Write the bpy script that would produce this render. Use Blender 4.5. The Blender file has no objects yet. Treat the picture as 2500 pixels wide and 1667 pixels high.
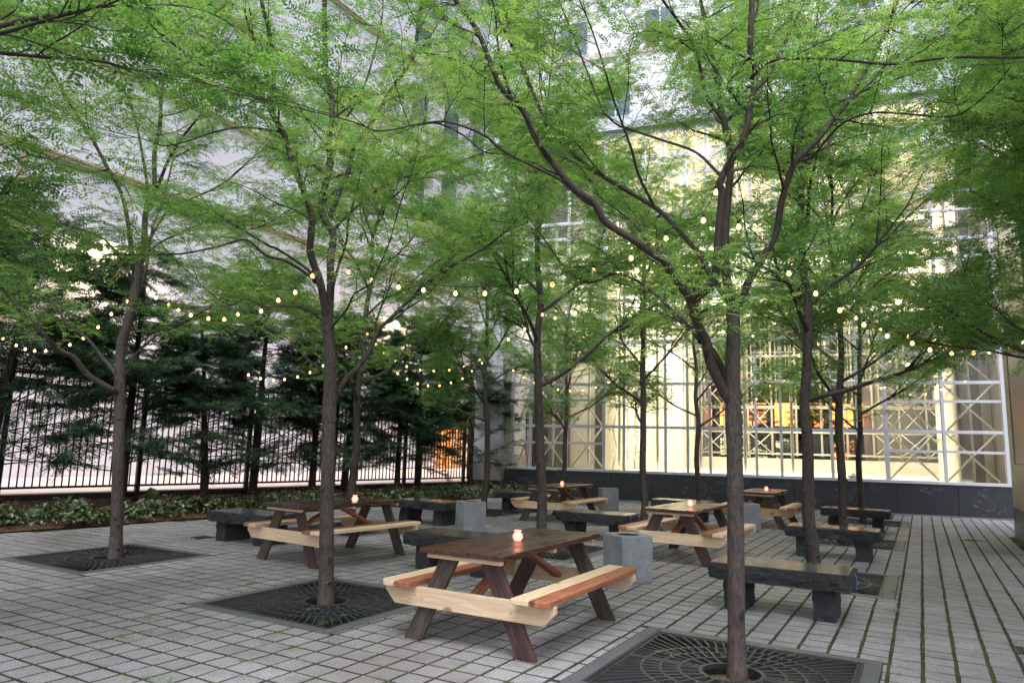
import bpy, bmesh, math, random
import numpy as np
from mathutils import Vector, Matrix, noise
EXPOSURE = 0.75
CAM_M=[[0.867832,0.05074,0.49426],[0.496178,-0.140515,-0.856775],[0.025978,0.988778,-0.147119]]
LIMBS={"a":[[[-1.194,5.337,-0.073,0.0635],[-1.194,5.337,0.204,0.0616],[-1.189,5.34,0.648,0.0597],[-1.184,5.343,1.221,0.0578],[-1.184,5.343,1.633,0.0559]],[[-1.184,5.343,1.633,0.0605],[-1.187,5.342,1.782,0.0574],[-1.185,5.343,2.039,0.0544],[-1.178,5.347,2.297,0.0514],[-1.175,5.349,2.471,0.0484],[-1.176,5.348,2.587,0.0453]],[[-1.176,5.348,2.568,0.0363],[-1.2,5.384,2.694,0.0348],[-1.237,5.412,2.848,0.0334],[-1.25,5.454,3.042,0.0319],[-1.25,5.503,3.312,0.0303],[-1.226,5.567,3.684,0.0288],[-1.231,5.613,3.946,0.0272],[-1.278,5.635,4.204,0.0256]],[[-1.278,5.635,4.204,0.016],[-1.394,5.522,4.417,0.0146],[-1.453,5.442,4.785,0.0132],[-1.572,5.327,5.027,0.0119],[-1.667,5.226,5.181,0.0106],[-1.762,5.125,5.371,0.0092]],[[-1.278,5.635,4.204,0.0192],[-1.326,5.666,4.406,0.0183],[-1.351,5.709,4.74,0.0174],[-1.41,5.733,4.942,0.0164],[-1.447,5.769,5.196,0.0155],[-1.501,5.795,5.472,0.0145],[-1.542,5.829,5.828,0.0135]],[[-1.272,5.639,4.197,0.016],[-1.208,5.814,4.369,0.015],[-1.107,6.011,4.604,0.014],[-0.999,6.212,4.849,0.0129],[-0.881,6.419,5.284,0.0118],[-0.821,6.592,5.739,0.0106]],[[-1.199,5.335,1.857,0.0393],[-1.278,5.27,2.034,0.0382],[-1.325,5.224,2.177,0.037],[-1.34,5.196,2.303,0.0359],[-1.379,5.154,2.409,0.0348],[-1.41,5.117,2.537,0.0337],[-1.425,5.089,2.61,0.0326]],[[-1.425,5.089,2.604,0.0326],[-1.426,5.027,2.632,0.0313],[-1.497,4.924,2.763,0.03],[-1.537,4.84,2.848,0.0287],[-1.619,4.731,2.909,0.0275],[-1.687,4.63,2.966,0.0262],[-1.843,4.478,3.078,0.025],[-1.905,4.381,3.207,0.0238],[-2.018,4.254,3.305,0.0226],[-2.193,4.092,3.586,0.0215],[-2.262,3.99,3.792,0.0204],[-2.36,3.872,3.91,0.0192],[-2.397,3.789,4.04,0.0182],[-2.464,3.689,4.277,0.0171],[-2.57,3.567,4.463,0.016],[-2.641,3.464,4.603,0.015]],[[-1.423,5.09,2.598,0.0326],[-1.396,5.073,2.632,0.0316],[-1.323,5.082,2.677,0.0306],[-1.247,5.093,2.749,0.0296],[-1.225,5.072,2.871,0.0286],[-1.199,5.054,3.106,0.0276],[-1.17,5.038,3.355,0.0266],[-1.167,5.007,3.463,0.0256],[-1.056,5.038,3.673,0.0247],[-0.993,5.041,3.807,0.0237],[-0.952,5.032,4.003,0.0228],[-0.907,5.025,4.24,0.0219],[-0.932,4.977,4.396,0.0209],[-0.908,4.958,4.78,0.02],[-0.912,4.923,5.055,0.0191]],[[-1.25,5.444,2.035,0.0247],[-1.297,5.432,2.166,0.0232],[-1.361,5.41,2.289,0.0218],[-1.41,5.398,2.405,0.0202],[-1.453,5.388,2.561,0.0187],[-1.497,5.378,2.682,0.0172],[-1.577,5.347,2.775,0.0157]],[[-1.39,5.225,2.309,0.0166],[-1.429,5.304,2.348,0.0158],[-1.543,5.342,2.494,0.0149],[-1.646,5.385,2.594,0.014],[-1.778,5.411,2.729,0.013],[-1.951,5.414,2.871,0.012],[-2.148,5.403,2.95,0.011],[-2.361,5.383,2.889,0.0099],[-2.565,5.367,3.013,0.0088],[-2.747,5.365,3.253,0.0077]],[[-1.174,5.349,2.524,0.0332],[-1.156,5.326,2.556,0.0318],[-1.104,5.324,2.62,0.0303],[-1.058,5.317,2.746,0.0289],[-0.989,5.324,2.862,0.0275],[-0.857,5.367,3.112,0.026],[-0.812,5.36,3.341,0.0246],[-0.749,5.364,3.542,0.0233],[-0.696,5.361,3.65,0.0219],[-0.545,5.415,3.815,0.0205],[-0.439,5.443,3.965,0.0192],[-0.345,5.464,4.086,0.0179],[-0.128,5.556,4.51,0.0165],[-0.018,5.587,4.769,0.0152],[0.047,5.592,4.994,0.014]],[[-0.714,5.499,3.705,0.0119],[-0.7,5.623,3.958,0.0109],[-0.671,5.754,4.179,0.0099],[-0.404,6.024,4.37,0.0088],[-0.139,6.293,4.578,0.0077],[0.106,6.549,4.735,0.0065]],[[-1.179,5.346,2.543,0.0242],[-1.21,5.419,2.603,0.0236],[-1.289,5.464,2.744,0.0229],[-1.39,5.497,2.909,0.0222],[-1.465,5.544,3.06,0.0215],[-1.566,5.576,3.197,0.0208],[-1.682,5.6,3.345,0.02],[-1.843,5.598,3.528,0.0192],[-2.122,5.528,3.732,0.0184],[-2.394,5.461,3.942,0.0175],[-2.708,5.371,4.236,0.0166],[-2.861,5.373,4.545,0.0157],[-3.048,5.356,5.002,0.0148],[-3.251,5.33,5.423,0.0138],[-3.406,5.331,5.793,0.0128]],[[-1.19,5.109,3.531,0.0116],[-1.377,5.133,3.76,0.011],[-1.627,5.121,3.901,0.0104],[-1.839,5.131,4.02,0.0098],[-2.05,5.141,4.15,0.0091],[-2.204,5.184,4.389,0.0083],[-2.378,5.215,4.837,0.0076],[-2.615,5.21,5.47,0.0067]],[[-0.937,5.024,4.209,0.014],[-0.882,4.883,4.163,0.0128],[-0.803,4.755,4.139,0.0118],[-0.717,4.631,4.08,0.0108],[-0.56,4.549,4.013,0.0098],[-0.302,4.524,3.92,0.0088],[-0.029,4.509,3.813,0.0079],[0.262,4.503,3.775,0.0071],[0.602,4.527,3.696,0.0063]],[[-0.7,5.391,3.662,0.0116],[-0.587,5.292,3.632,0.0105],[-0.465,5.198,3.71,0.0094],[-0.348,5.1,3.766,0.0084],[-0.145,5.052,3.774,0.0074],[0.227,5.102,3.685,0.0064],[0.356,5.011,3.658,0.0055],[0.528,4.945,3.775,0.0047]],[[-1.774,5.349,3.44,0.0128],[-1.842,5.149,3.659,0.0112],[-1.849,4.983,3.836,0.0097],[-1.909,4.786,4.135,0.0083],[-1.938,4.608,4.388,0.0069],[-1.964,4.431,4.597,0.0056]],[[-2.027,4.28,3.315,0.0109],[-2.133,4.084,3.359,0.0098],[-2.318,3.842,3.448,0.0087],[-2.376,3.674,3.506,0.0076],[-2.496,3.47,3.529,0.0066],[-2.559,3.299,3.469,0.0056],[-2.719,3.072,3.354,0.0047]]],"b":[[[-5.069,5.33,-0.065,0.0745],[-5.086,5.321,0.232,0.0719],[-5.115,5.304,0.815,0.0693],[-5.131,5.295,1.293,0.0668],[-5.143,5.288,1.698,0.0642]],[[-5.143,5.288,1.698,0.0725],[-5.15,5.283,1.833,0.0693],[-5.154,5.281,2.035,0.0662],[-5.165,5.275,2.235,0.0631],[-5.179,5.267,2.423,0.06],[-5.211,5.248,2.672,0.0569],[-5.223,5.241,2.749,0.0538]],[[-5.218,5.245,2.719,0.0414],[-5.243,5.198,2.948,0.0401],[-5.271,5.151,3.142,0.0388],[-5.315,5.094,3.306,0.0376],[-5.332,5.052,3.445,0.0363],[-5.313,5.032,3.65,0.0351],[-5.297,5.01,3.772,0.0338],[-5.378,4.931,4.083,0.0326],[-5.464,4.851,4.325,0.0314],[-5.505,4.796,4.551,0.0302],[-5.621,4.697,4.811,0.029],[-5.635,4.657,4.908,0.0278]],[[-5.635,4.657,4.908,0.0238],[-5.599,4.65,5.211,0.0227],[-5.646,4.593,5.669,0.0217],[-5.701,4.532,5.918,0.0206],[-5.731,4.487,6.155,0.0195]],[[-5.63,4.66,4.895,0.0218],[-5.782,4.472,5.004,0.0206],[-5.896,4.305,5.098,0.0193],[-6.019,4.133,5.171,0.0181],[-6.076,3.999,5.227,0.0169],[-6.242,3.802,5.401,0.0158],[-6.343,3.643,5.522,0.0146],[-6.427,3.493,5.635,0.0135],[-6.48,3.362,5.742,0.0125]],[[-5.598,4.679,4.784,0.0139],[-5.879,4.69,5.172,0.0132],[-6.076,4.75,5.324,0.0124],[-6.441,4.712,5.556,0.0116],[-6.711,4.729,5.924,0.0108],[-7.041,4.712,6.135,0.0099],[-7.475,4.635,6.39,0.009]],[[-5.61,4.788,4.667,0.0141],[-5.815,4.496,4.637,0.0119],[-5.933,4.254,4.508,0.0098],[-5.962,4.065,4.364,0.0078],[-6.043,3.845,4.225,0.0059]],[[-6.036,3.964,5.193,0.0131],[-6.104,3.771,5.06,0.0119],[-6.217,3.552,5.08,0.0107],[-6.377,3.306,5.014,0.0096],[-6.496,3.083,4.976,0.0086],[-6.659,2.835,4.872,0.0075],[-6.685,2.666,4.765,0.0065]],[[-5.205,5.252,2.698,0.0414],[-5.219,5.263,3.058,0.0401],[-5.249,5.265,3.38,0.0388],[-5.251,5.283,3.535,0.0375],[-5.271,5.291,3.682,0.0362],[-5.375,5.25,3.855,0.0349],[-5.424,5.241,4.046,0.0336],[-5.376,5.288,4.393,0.0323],[-5.41,5.288,4.787,0.0309],[-5.413,5.305,5.189,0.0296],[-5.51,5.268,5.596,0.0282],[-5.585,5.244,6.427,0.0269],[-5.622,5.242,6.742,0.0255]],[[-5.242,5.288,2.771,0.0167],[-5.16,5.232,3.046,0.0152],[-5.054,5.189,3.28,0.0138],[-4.935,5.154,3.51,0.0124],[-4.867,5.089,3.691,0.0111],[-4.748,5.054,3.96,0.0098]],[[-5.327,5.297,3.863,0.0294],[-5.223,5.305,4.131,0.0278],[-5.124,5.311,4.339,0.0263],[-5.047,5.304,4.609,0.0247],[-4.898,5.339,4.799,0.0232],[-4.675,5.417,5.226,0.0217],[-4.485,5.475,5.496,0.0202],[-4.421,5.46,5.699,0.0188],[-4.359,5.445,6.043,0.0173],[-4.335,5.407,6.32,0.0159]],[[-5.31,5.307,3.683,0.0147],[-5.276,5.511,3.943,0.0136],[-5.143,5.772,4.275,0.0124],[-4.992,6.044,4.503,0.0111],[-4.756,6.365,4.676,0.0098],[-4.329,6.796,4.994,0.0084]],[[-5.243,5.23,2.718,0.0108],[-5.319,5.047,2.815,0.0096],[-5.421,4.85,2.828,0.0085],[-5.478,4.678,2.788,0.0074],[-5.557,4.495,2.836,0.0063],[-5.586,4.339,2.749,0.0053]],[[-5.346,5.17,3.124,0.0186],[-5.311,5.046,3.166,0.0169],[-5.424,4.837,3.277,0.0153],[-5.501,4.648,3.298,0.0137],[-5.581,4.457,3.418,0.0121],[-5.674,4.26,3.316,0.0106],[-5.837,4.021,3.202,0.0092],[-5.948,3.813,3.146,0.0078],[-6.263,3.487,3.107,0.0064]],[[-5.366,5.159,3.201,0.0166],[-5.577,5.191,3.336,0.0153],[-5.915,5.15,3.539,0.014],[-6.138,5.175,3.628,0.0127],[-6.497,5.122,3.834,0.0113],[-6.908,5.039,4.059,0.0098],[-7.228,5.008,4.047,0.0083]],[[-5.128,5.319,1.885,0.0311],[-5.165,5.39,1.994,0.0298],[-5.143,5.496,2.16,0.0284],[-5.129,5.596,2.251,0.0269],[-5.082,5.715,2.416,0.0254],[-5.035,5.835,2.716,0.0239],[-5.015,5.939,2.817,0.0223],[-4.861,6.12,3.088,0.0208],[-4.789,6.253,3.259,0.0191],[-4.643,6.43,3.465,0.0174],[-4.457,6.63,3.648,0.0157],[-4.298,6.814,3.825,0.014]],[[-5.167,5.274,2.657,0.0132],[-5.05,5.18,2.672,0.0119],[-4.855,5.13,2.795,0.0105],[-4.696,5.061,2.929,0.0092],[-4.471,5.028,2.999,0.0079],[-4.303,4.964,3.177,0.0067]],[[-5.183,5.264,2.172,0.0108],[-5.301,5.335,2.208,0.0098],[-5.561,5.323,2.365,0.0087],[-5.749,5.354,2.483,0.0077],[-5.965,5.368,2.63,0.0065],[-6.237,5.349,2.734,0.0054]],[[-4.925,5.298,4.724,0.0163],[-4.678,5.348,4.716,0.0145],[-4.443,5.391,4.707,0.0128],[-4.141,5.473,4.744,0.011],[-3.838,5.555,4.583,0.0094],[-3.612,5.594,4.381,0.0077]],[[-5.426,5.355,4.357,0.0149],[-5.449,5.481,4.933,0.0138],[-5.393,5.651,5.339,0.0127],[-5.372,5.802,5.759,0.0116],[-5.359,5.948,6.46,0.0104],[-5.434,6.043,6.862,0.0092]]],"c":[[[-8.985,5.611,-0.034,0.0785],[-9.01,5.597,0.28,0.0751],[-9.044,5.577,0.794,0.0717],[-9.099,5.545,1.581,0.0684],[-9.103,5.543,1.719,0.065]],[[-9.103,5.543,1.719,0.0704],[-9.135,5.524,2.068,0.0677],[-9.166,5.507,2.393,0.065],[-9.176,5.501,2.755,0.0623],[-9.134,5.525,2.967,0.0596],[-9.098,5.546,3.304,0.0568],[-9.078,5.558,3.558,0.0541],[-9.064,5.565,3.946,0.0514]],[[-9.074,5.559,3.843,0.0325],[-9.092,5.463,3.923,0.0302],[-9.088,5.378,4.253,0.028],[-9.138,5.263,4.7,0.0258],[-9.252,5.111,5.022,0.0236],[-9.366,4.958,5.349,0.0214],[-9.473,4.81,5.621,0.0193],[-9.631,4.632,5.982,0.0172],[-9.763,4.47,6.331,0.0152]],[[-9.055,5.571,3.947,0.0433],[-9.073,5.604,4.078,0.0401],[-9.132,5.613,4.572,0.0368],[-9.083,5.685,4.783,0.0336],[-9.177,5.673,5.469,0.0303],[-9.181,5.714,5.867,0.0269],[-9.241,5.723,6.402,0.0236],[-9.246,5.764,6.9,0.0202],[-9.322,5.763,7.523,0.0168]],[[-9.056,5.57,3.958,0.0217],[-9.204,5.692,4.047,0.0199],[-9.245,5.876,4.471,0.018],[-9.245,6.084,4.809,0.016],[-8.832,6.531,5.23,0.014],[-8.577,6.885,5.772,0.0119]],[[-9.073,5.675,4.868,0.0274],[-8.931,5.619,4.908,0.0238],[-8.712,5.607,5.283,0.0203],[-8.444,5.623,5.578,0.0168],[-8.146,5.656,5.868,0.0135],[-7.96,5.625,6.213,0.0102]],[[-9.059,5.568,4.536,0.0244],[-9.206,5.645,4.939,0.022],[-9.446,5.668,5.476,0.0195],[-9.726,5.668,6.096,0.017],[-10.071,5.631,6.675,0.0143],[-10.377,5.616,7.344,0.0116]],[[-9.187,5.494,2.072,0.0433],[-9.096,5.398,2.095,0.0397],[-9.266,5.152,2.278,0.0361],[-9.31,4.978,2.482,0.0326],[-9.341,4.812,2.546,0.0292],[-9.353,4.657,2.68,0.0259],[-9.533,4.404,2.99,0.0227],[-9.642,4.193,3.285,0.0196]],[[-9.2,5.487,2.305,0.0298],[-9.345,5.535,2.358,0.0274],[-9.589,5.526,2.532,0.025],[-9.865,5.499,2.75,0.0225],[-10.092,5.5,2.878,0.0199],[-10.45,5.425,3.081,0.0172],[-10.758,5.38,3.375,0.0145],[-11.268,5.217,3.629,0.0118]],[[-9.13,5.528,2.361,0.0189],[-9.163,5.578,2.401,0.017],[-9.098,5.684,2.627,0.015],[-8.941,5.844,2.882,0.013],[-8.77,6.012,3.023,0.011],[-8.612,6.173,3.183,0.0089]],[[-9.092,5.549,3.501,0.0217],[-9.068,5.332,3.787,0.0189],[-9.08,5.094,4.005,0.0162],[-9.164,4.815,4.102,0.0136],[-9.272,4.522,4.112,0.0111],[-9.349,4.247,3.964,0.0087]],[[-9.064,5.565,3.786,0.0173],[-8.688,5.523,4.016,0.0147],[-8.212,5.537,4.127,0.0121],[-7.658,5.597,4.233,0.0097],[-7.101,5.659,4.068,0.0073]],[[-9.354,5.167,5.061,0.0159],[-9.352,4.88,4.928,0.0137],[-9.372,4.579,4.932,0.0115],[-9.421,4.263,4.93,0.0095],[-9.471,3.945,4.714,0.0076]],[[-9.1,5.545,3.332,0.0217],[-9.257,5.731,3.613,0.02],[-9.439,5.903,3.966,0.0182],[-9.651,6.058,4.523,0.0163],[-9.775,6.263,5.113,0.0143],[-9.938,6.447,5.734,0.0122]]]}
STRINGS=[[[-12.976,5.791,3.06],[-12.555,5.803,2.926],[-12.203,5.775,2.845],[-11.854,5.745,2.799],[-11.491,5.724,2.78],[-11.122,5.706,2.798],[-10.765,5.681,2.832],[-10.397,5.662,2.907],[-10.027,5.645,3.043],[-9.684,5.612,3.201],[-9.308,5.598,3.348]],[[-8.799,5.545,3.463],[-8.506,5.483,3.309],[-8.17,5.446,3.178],[-7.874,5.386,3.087],[-7.558,5.338,2.988],[-7.196,5.316,2.919],[-6.861,5.278,2.88],[-6.563,5.219,2.906],[-6.177,5.211,2.913],[-5.864,5.16,3.0],[-5.559,5.105,3.047],[-5.265,5.044,3.178]],[[-9.453,7.823,2.567],[-9.392,8.017,2.524],[-9.313,8.222,2.514],[-9.261,8.41,2.545],[-9.177,8.617,2.605],[-9.102,8.819,2.701],[-9.013,9.029,2.836],[-8.78,9.323,3.191],[-8.557,9.61,3.465]],[[-8.547,9.846,3.304],[-8.706,10.274,3.2],[-8.801,10.739,3.11],[-8.893,11.205,3.061],[-8.93,11.704,3.042],[-8.955,12.209,3.079],[-8.926,12.745,3.153],[-8.899,13.28,3.294],[-8.84,13.834,3.508]],[[-8.948,11.001,2.901],[-8.977,11.344,2.821],[-8.979,11.704,2.762],[-8.981,12.064,2.751],[-8.955,12.44,2.784],[-8.922,12.82,2.88],[-8.88,13.204,3.007],[-8.873,13.569,3.212],[-8.842,13.948,3.445]],[[-5.163,5.449,3.304],[-4.835,5.446,3.179],[-4.484,5.456,3.079],[-4.163,5.449,3.019],[-3.794,5.469,2.958],[-3.461,5.469,2.929],[-3.123,5.471,2.919],[-2.768,5.484,2.953],[-2.384,5.513,3.043],[-2.043,5.517,3.122],[-1.736,5.502,3.247],[-1.424,5.49,3.356],[-1.292,5.374,3.532]],[[-1.208,5.768,3.354],[-1.054,6.088,3.221],[-0.922,6.395,3.076],[-0.75,6.725,2.949],[-0.586,7.05,2.844],[-0.411,7.383,2.753],[-0.23,7.718,2.683],[-0.023,8.068,2.65],[0.131,8.388,2.619],[0.332,8.734,2.621],[0.549,9.091,2.658],[0.715,9.417,2.702],[0.941,9.778,2.791],[1.106,10.105,2.891]],[[-0.63,9.796,3.247],[-0.373,10.021,3.12],[-0.075,10.27,3.046],[0.234,10.525,3.018],[0.56,10.79,3.05],[0.889,11.057,3.132],[1.233,11.332,3.28]],[[-1.836,13.371,4.103],[-2.18,13.242,3.834],[-2.537,13.106,3.609],[-2.35,13.283,3.272],[-1.845,13.644,3.296],[-1.254,14.054,3.916]],[[-5.346,9.153,3.128],[-5.183,9.363,3.309],[-4.999,9.584,3.559],[-4.872,9.773,3.531],[-4.643,10.021,3.644]],[[-8.651,14.173,3.747],[-8.399,14.654,3.332],[-8.323,15.032,3.2],[-8.224,15.424,3.103],[-7.849,15.976,2.97],[-7.705,16.393,2.971],[-7.543,16.822,3.014],[-7.363,17.26,3.123],[-7.184,17.698,3.289],[-6.772,18.271,3.187],[-6.58,18.716,3.165]],[[-5.96,13.302,3.812],[-5.734,13.817,3.639],[-5.501,14.336,3.555],[-5.229,14.878,3.521],[-4.957,15.419,3.567],[-4.595,16.013,3.634],[-4.403,16.509,3.911]],[[-4.866,18.204,3.379],[-4.774,18.296,3.374],[-4.674,18.392,3.189],[-4.153,18.731,2.964],[-3.637,19.067,2.908],[-3.331,19.282,3.262],[-3.738,19.086,3.543]],[[-0.864,19.128,3.986],[-0.546,19.397,3.825],[-0.769,19.355,3.166],[-0.694,19.485,3.186],[-0.355,19.768,3.063],[-0.165,19.964,3.055],[0.169,20.243,3.072],[0.502,20.522,3.201],[1.04,20.919,3.43]]]
# ---------------------------------------------------------------- helpers
C = bpy.context.scene.collection
PI = math.pi

def tag(o, label=None, cat=None, group=None, kind=None):
    if label: o['label'] = label
    if cat: o['category'] = cat
    if group: o['group'] = group
    if kind: o['kind'] = kind
    return o

def thing(name, label, cat, loc=(0, 0, 0), rotz=0.0, group=None):
    o = bpy.data.objects.new(name, None)
    o.empty_display_size = 0.2
    C.objects.link(o)
    o.location = loc
    o.rotation_euler = (0, 0, rotz)
    return tag(o, label, cat, group)

def link(name, me, mat=None, parent=None, loc=None, rot=None):
    o = bpy.data.objects.new(name, me)
    C.objects.link(o)
    if mat is not None and not me.materials:
        for m in (mat if isinstance(mat, (list, tuple)) else [mat]):
            me.materials.append(m)
    if parent is not None: o.parent = parent
    if loc is not None: o.location = loc
    if rot is not None: o.rotation_euler = rot
    return o

def copy_tree(o, parent=None):
    c = o.copy(); C.objects.link(c)
    if parent is not None: c.parent = parent
    for ch in list(o.children): copy_tree(ch, c)
    return c

def np_mesh(name, V, Fq, smooth=False, rnd=None, attr='rnd', mats=None, midx=None):
    """V (n,3); Fq (m,k) constant-size faces"""
    V = np.ascontiguousarray(V, dtype=np.float32); Fq = np.ascontiguousarray(Fq, dtype=np.int32)
    me = bpy.data.meshes.new(name)
    m, k = Fq.shape
    me.vertices.add(len(V)); me.vertices.foreach_set('co', V.ravel())
    me.loops.add(m * k); me.loops.foreach_set('vertex_index', Fq.ravel())
    me.polygons.add(m)
    me.polygons.foreach_set('loop_start', np.arange(0, m * k, k, dtype=np.int32))
    me.polygons.foreach_set('use_smooth', np.full(m, bool(smooth)))
    if mats:
        for a in mats: me.materials.append(a)
    if midx is not None: me.polygons.foreach_set('material_index', np.asarray(midx, dtype=np.int32))
    me.update(calc_edges=True)
    if rnd is not None:
        a = me.attributes.new(attr, 'FLOAT', 'POINT')
        a.data.foreach_set('value', np.ascontiguousarray(rnd, dtype=np.float32))
    return me

class MB:
    """collects shapes (any polygons) into one mesh"""
    def __init__(s): s.v = []; s.f = []; s.m = []; s.r = []
    def add(s, vs, fs, mi=0, rnd=0.0):
        b = len(s.v); s.v += [tuple(p) for p in vs]; s.f += [tuple(i + b for i in f) for f in fs]
        s.m += [mi] * len(fs); s.r += [rnd] * len(vs)
    def box(s, x0, x1, y0, y1, z0, z1, mi=0, rnd=0.0):
        v = [(x0,y0,z0),(x1,y0,z0),(x1,y1,z0),(x0,y1,z0),(x0,y0,z1),(x1,y0,z1),(x1,y1,z1),(x0,y1,z1)]
        s.add(v, [(0,3,2,1),(4,5,6,7),(0,1,5,4),(1,2,6,5),(2,3,7,6),(3,0,4,7)], mi, rnd)
    def bbox(s, x0, x1, y0, y1, z0, z1, b=0.004, mi=0, rnd=0.0):
        """box with chamfered edges"""
        b = min(b, (x1-x0)*.4, (y1-y0)*.4, (z1-z0)*.4)
        vs = []; idx = {}
        X = (x0, x1); Y = (y0, y1); Z = (z0, z1)
        for i in (0,1):
            for j in (0,1):
                for k in (0,1):
                    sx = b if i == 0 else -b; sy = b if j == 0 else -b; sz = b if k == 0 else -b
                    idx[i,j,k,'x'] = len(vs); vs.append((X[i], Y[j]+sy, Z[k]+sz))
                    idx[i,j,k,'y'] = len(vs); vs.append((X[i]+sx, Y[j], Z[k]+sz))
                    idx[i,j,k,'z'] = len(vs); vs.append((X[i]+sx, Y[j]+sy, Z[k]))
        g = lambda i,j,k,a: idx[i,j,k,a]
        fs = []
        fs.append((g(0,0,0,'x'),g(0,0,1,'x'),g(0,1,1,'x'),g(0,1,0,'x')))
        fs.append((g(1,0,0,'x'),g(1,1,0,'x'),g(1,1,1,'x'),g(1,0,1,'x')))
        fs.append((g(0,0,0,'y'),g(1,0,0,'y'),g(1,0,1,'y'),g(0,0,1,'y')))
        fs.append((g(0,1,0,'y'),g(0,1,1,'y'),g(1,1,1,'y'),g(1,1,0,'y')))
        fs.append((g(0,0,0,'z'),g(0,1,0,'z'),g(1,1,0,'z'),g(1,0,0,'z')))
        fs.append((g(0,0,1,'z'),g(1,0,1,'z'),g(1,1,1,'z'),g(0,1,1,'z')))
        for i in (0,1):
            for j in (0,1):
                fs.append((g(i,j,0,'x'),g(i,j,1,'x'),g(i,j,1,'y'),g(i,j,0,'y')))
            for k in (0,1):
                fs.append((g(i,0,k,'x'),g(i,1,k,'x'),g(i,1,k,'z'),g(i,0,k,'z')))
        for j in (0,1):
            for k in (0,1):
                fs.append((g(0,j,k,'y'),g(1,j,k,'y'),g(1,j,k,'z'),g(0,j,k,'z')))
        for i in (0,1):
            for j in (0,1):
                for k in (0,1): fs.append((g(i,j,k,'x'),g(i,j,k,'y'),g(i,j,k,'z')))
        s.add(vs, fs, mi, rnd)
    def prism(s, poly, h0, h1, axis='y', mi=0, rnd=0.0):
        """poly: 2-D outline; extruded along axis. axis y: poly=(x,z); axis z: poly=(x,y); axis x: poly=(y,z)"""
        n = len(poly)
        def P(p, h): return (p[0],h,p[1]) if axis=='y' else ((p[0],p[1],h) if axis=='z' else (h,p[0],p[1]))
        vs = [P(p,h0) for p in poly] + [P(p,h1) for p in poly]
        fs = [tuple(range(n)), tuple(range(2*n-1,n-1,-1))] + [(i,(i+1)%n,(i+1)%n+n,i+n) for i in range(n)]
        s.add(vs, fs, mi, rnd)
    def tube(s, pts, rad, n=8, cap=True, mi=0, rnd=0.0):
        pts = [Vector(p) for p in pts]
        if not isinstance(rad, (list, tuple)): rad = [rad]*len(pts)
        b = len(s.v); up = Vector((0,0,1))
        prev = None
        for i, p in enumerate(pts):
            t = (pts[min(i+1,len(pts)-1)] - pts[max(i-1,0)]).normalized()
            if prev is None:
                a = t.cross(up if abs(t.z) < .95 else Vector((1,0,0))).normalized()
            else:
                a = (prev - t*prev.dot(t)).normalized()
            prev = a; c = t.cross(a)
            for k in range(n):
                an = 2*PI*k/n
                s.v.append(tuple(p + (a*math.cos(an) + c*math.sin(an))*rad[i])); s.r.append(rnd)
        for i in range(len(pts)-1):
            for k in range(n):
                s.f.append((b+i*n+k, b+i*n+(k+1)%n, b+(i+1)*n+(k+1)%n, b+(i+1)*n+k)); s.m.append(mi)
        if cap:
            s.f.append(tuple(b+k for k in range(n-1,-1,-1))); s.m.append(mi)
            e = b+(len(pts)-1)*n; s.f.append(tuple(e+k for k in range(n))); s.m.append(mi)
    def lathe(s, prof, n=24, c=(0,0,0), mi=0, rnd=0.0):
        b = len(s.v)
        for r, z in prof:
            for k in range(n):
                an = 2*PI*k/n; s.v.append((c[0]+r*math.cos(an), c[1]+r*math.sin(an), c[2]+z)); s.r.append(rnd)
        for i in range(len(prof)-1):
            for k in range(n):
                s.f.append((b+i*n+k, b+i*n+(k+1)%n, b+(i+1)*n+(k+1)%n, b+(i+1)*n+k)); s.m.append(mi)
    def mesh(s, name, mats=None, smooth=False, fix=True):
        me = bpy.data.meshes.new(name); me.from_pydata(s.v, [], s.f)
        for a in (mats or []): me.materials.append(a)
        if mats and len(mats) > 1: me.polygons.foreach_set('material_index', s.m)
        if any(s.r):
            a = me.attributes.new('rnd', 'FLOAT', 'POINT'); a.data.foreach_set('value', s.r)
        if fix:
            bm = bmesh.new(); bm.from_mesh(me); bmesh.ops.recalc_face_normals(bm, faces=bm.faces); bm.to_mesh(me); bm.free()
        me.polygons.foreach_set('use_smooth', [bool(smooth)]*len(me.polygons))
        me.update()
        return me
    def obj(s, name, mats, parent=None, smooth=False, **k):
        mats = mats if isinstance(mats, (list, tuple)) else [mats]
        return link(name, s.mesh(name, mats, smooth), None, parent, **k)

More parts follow.
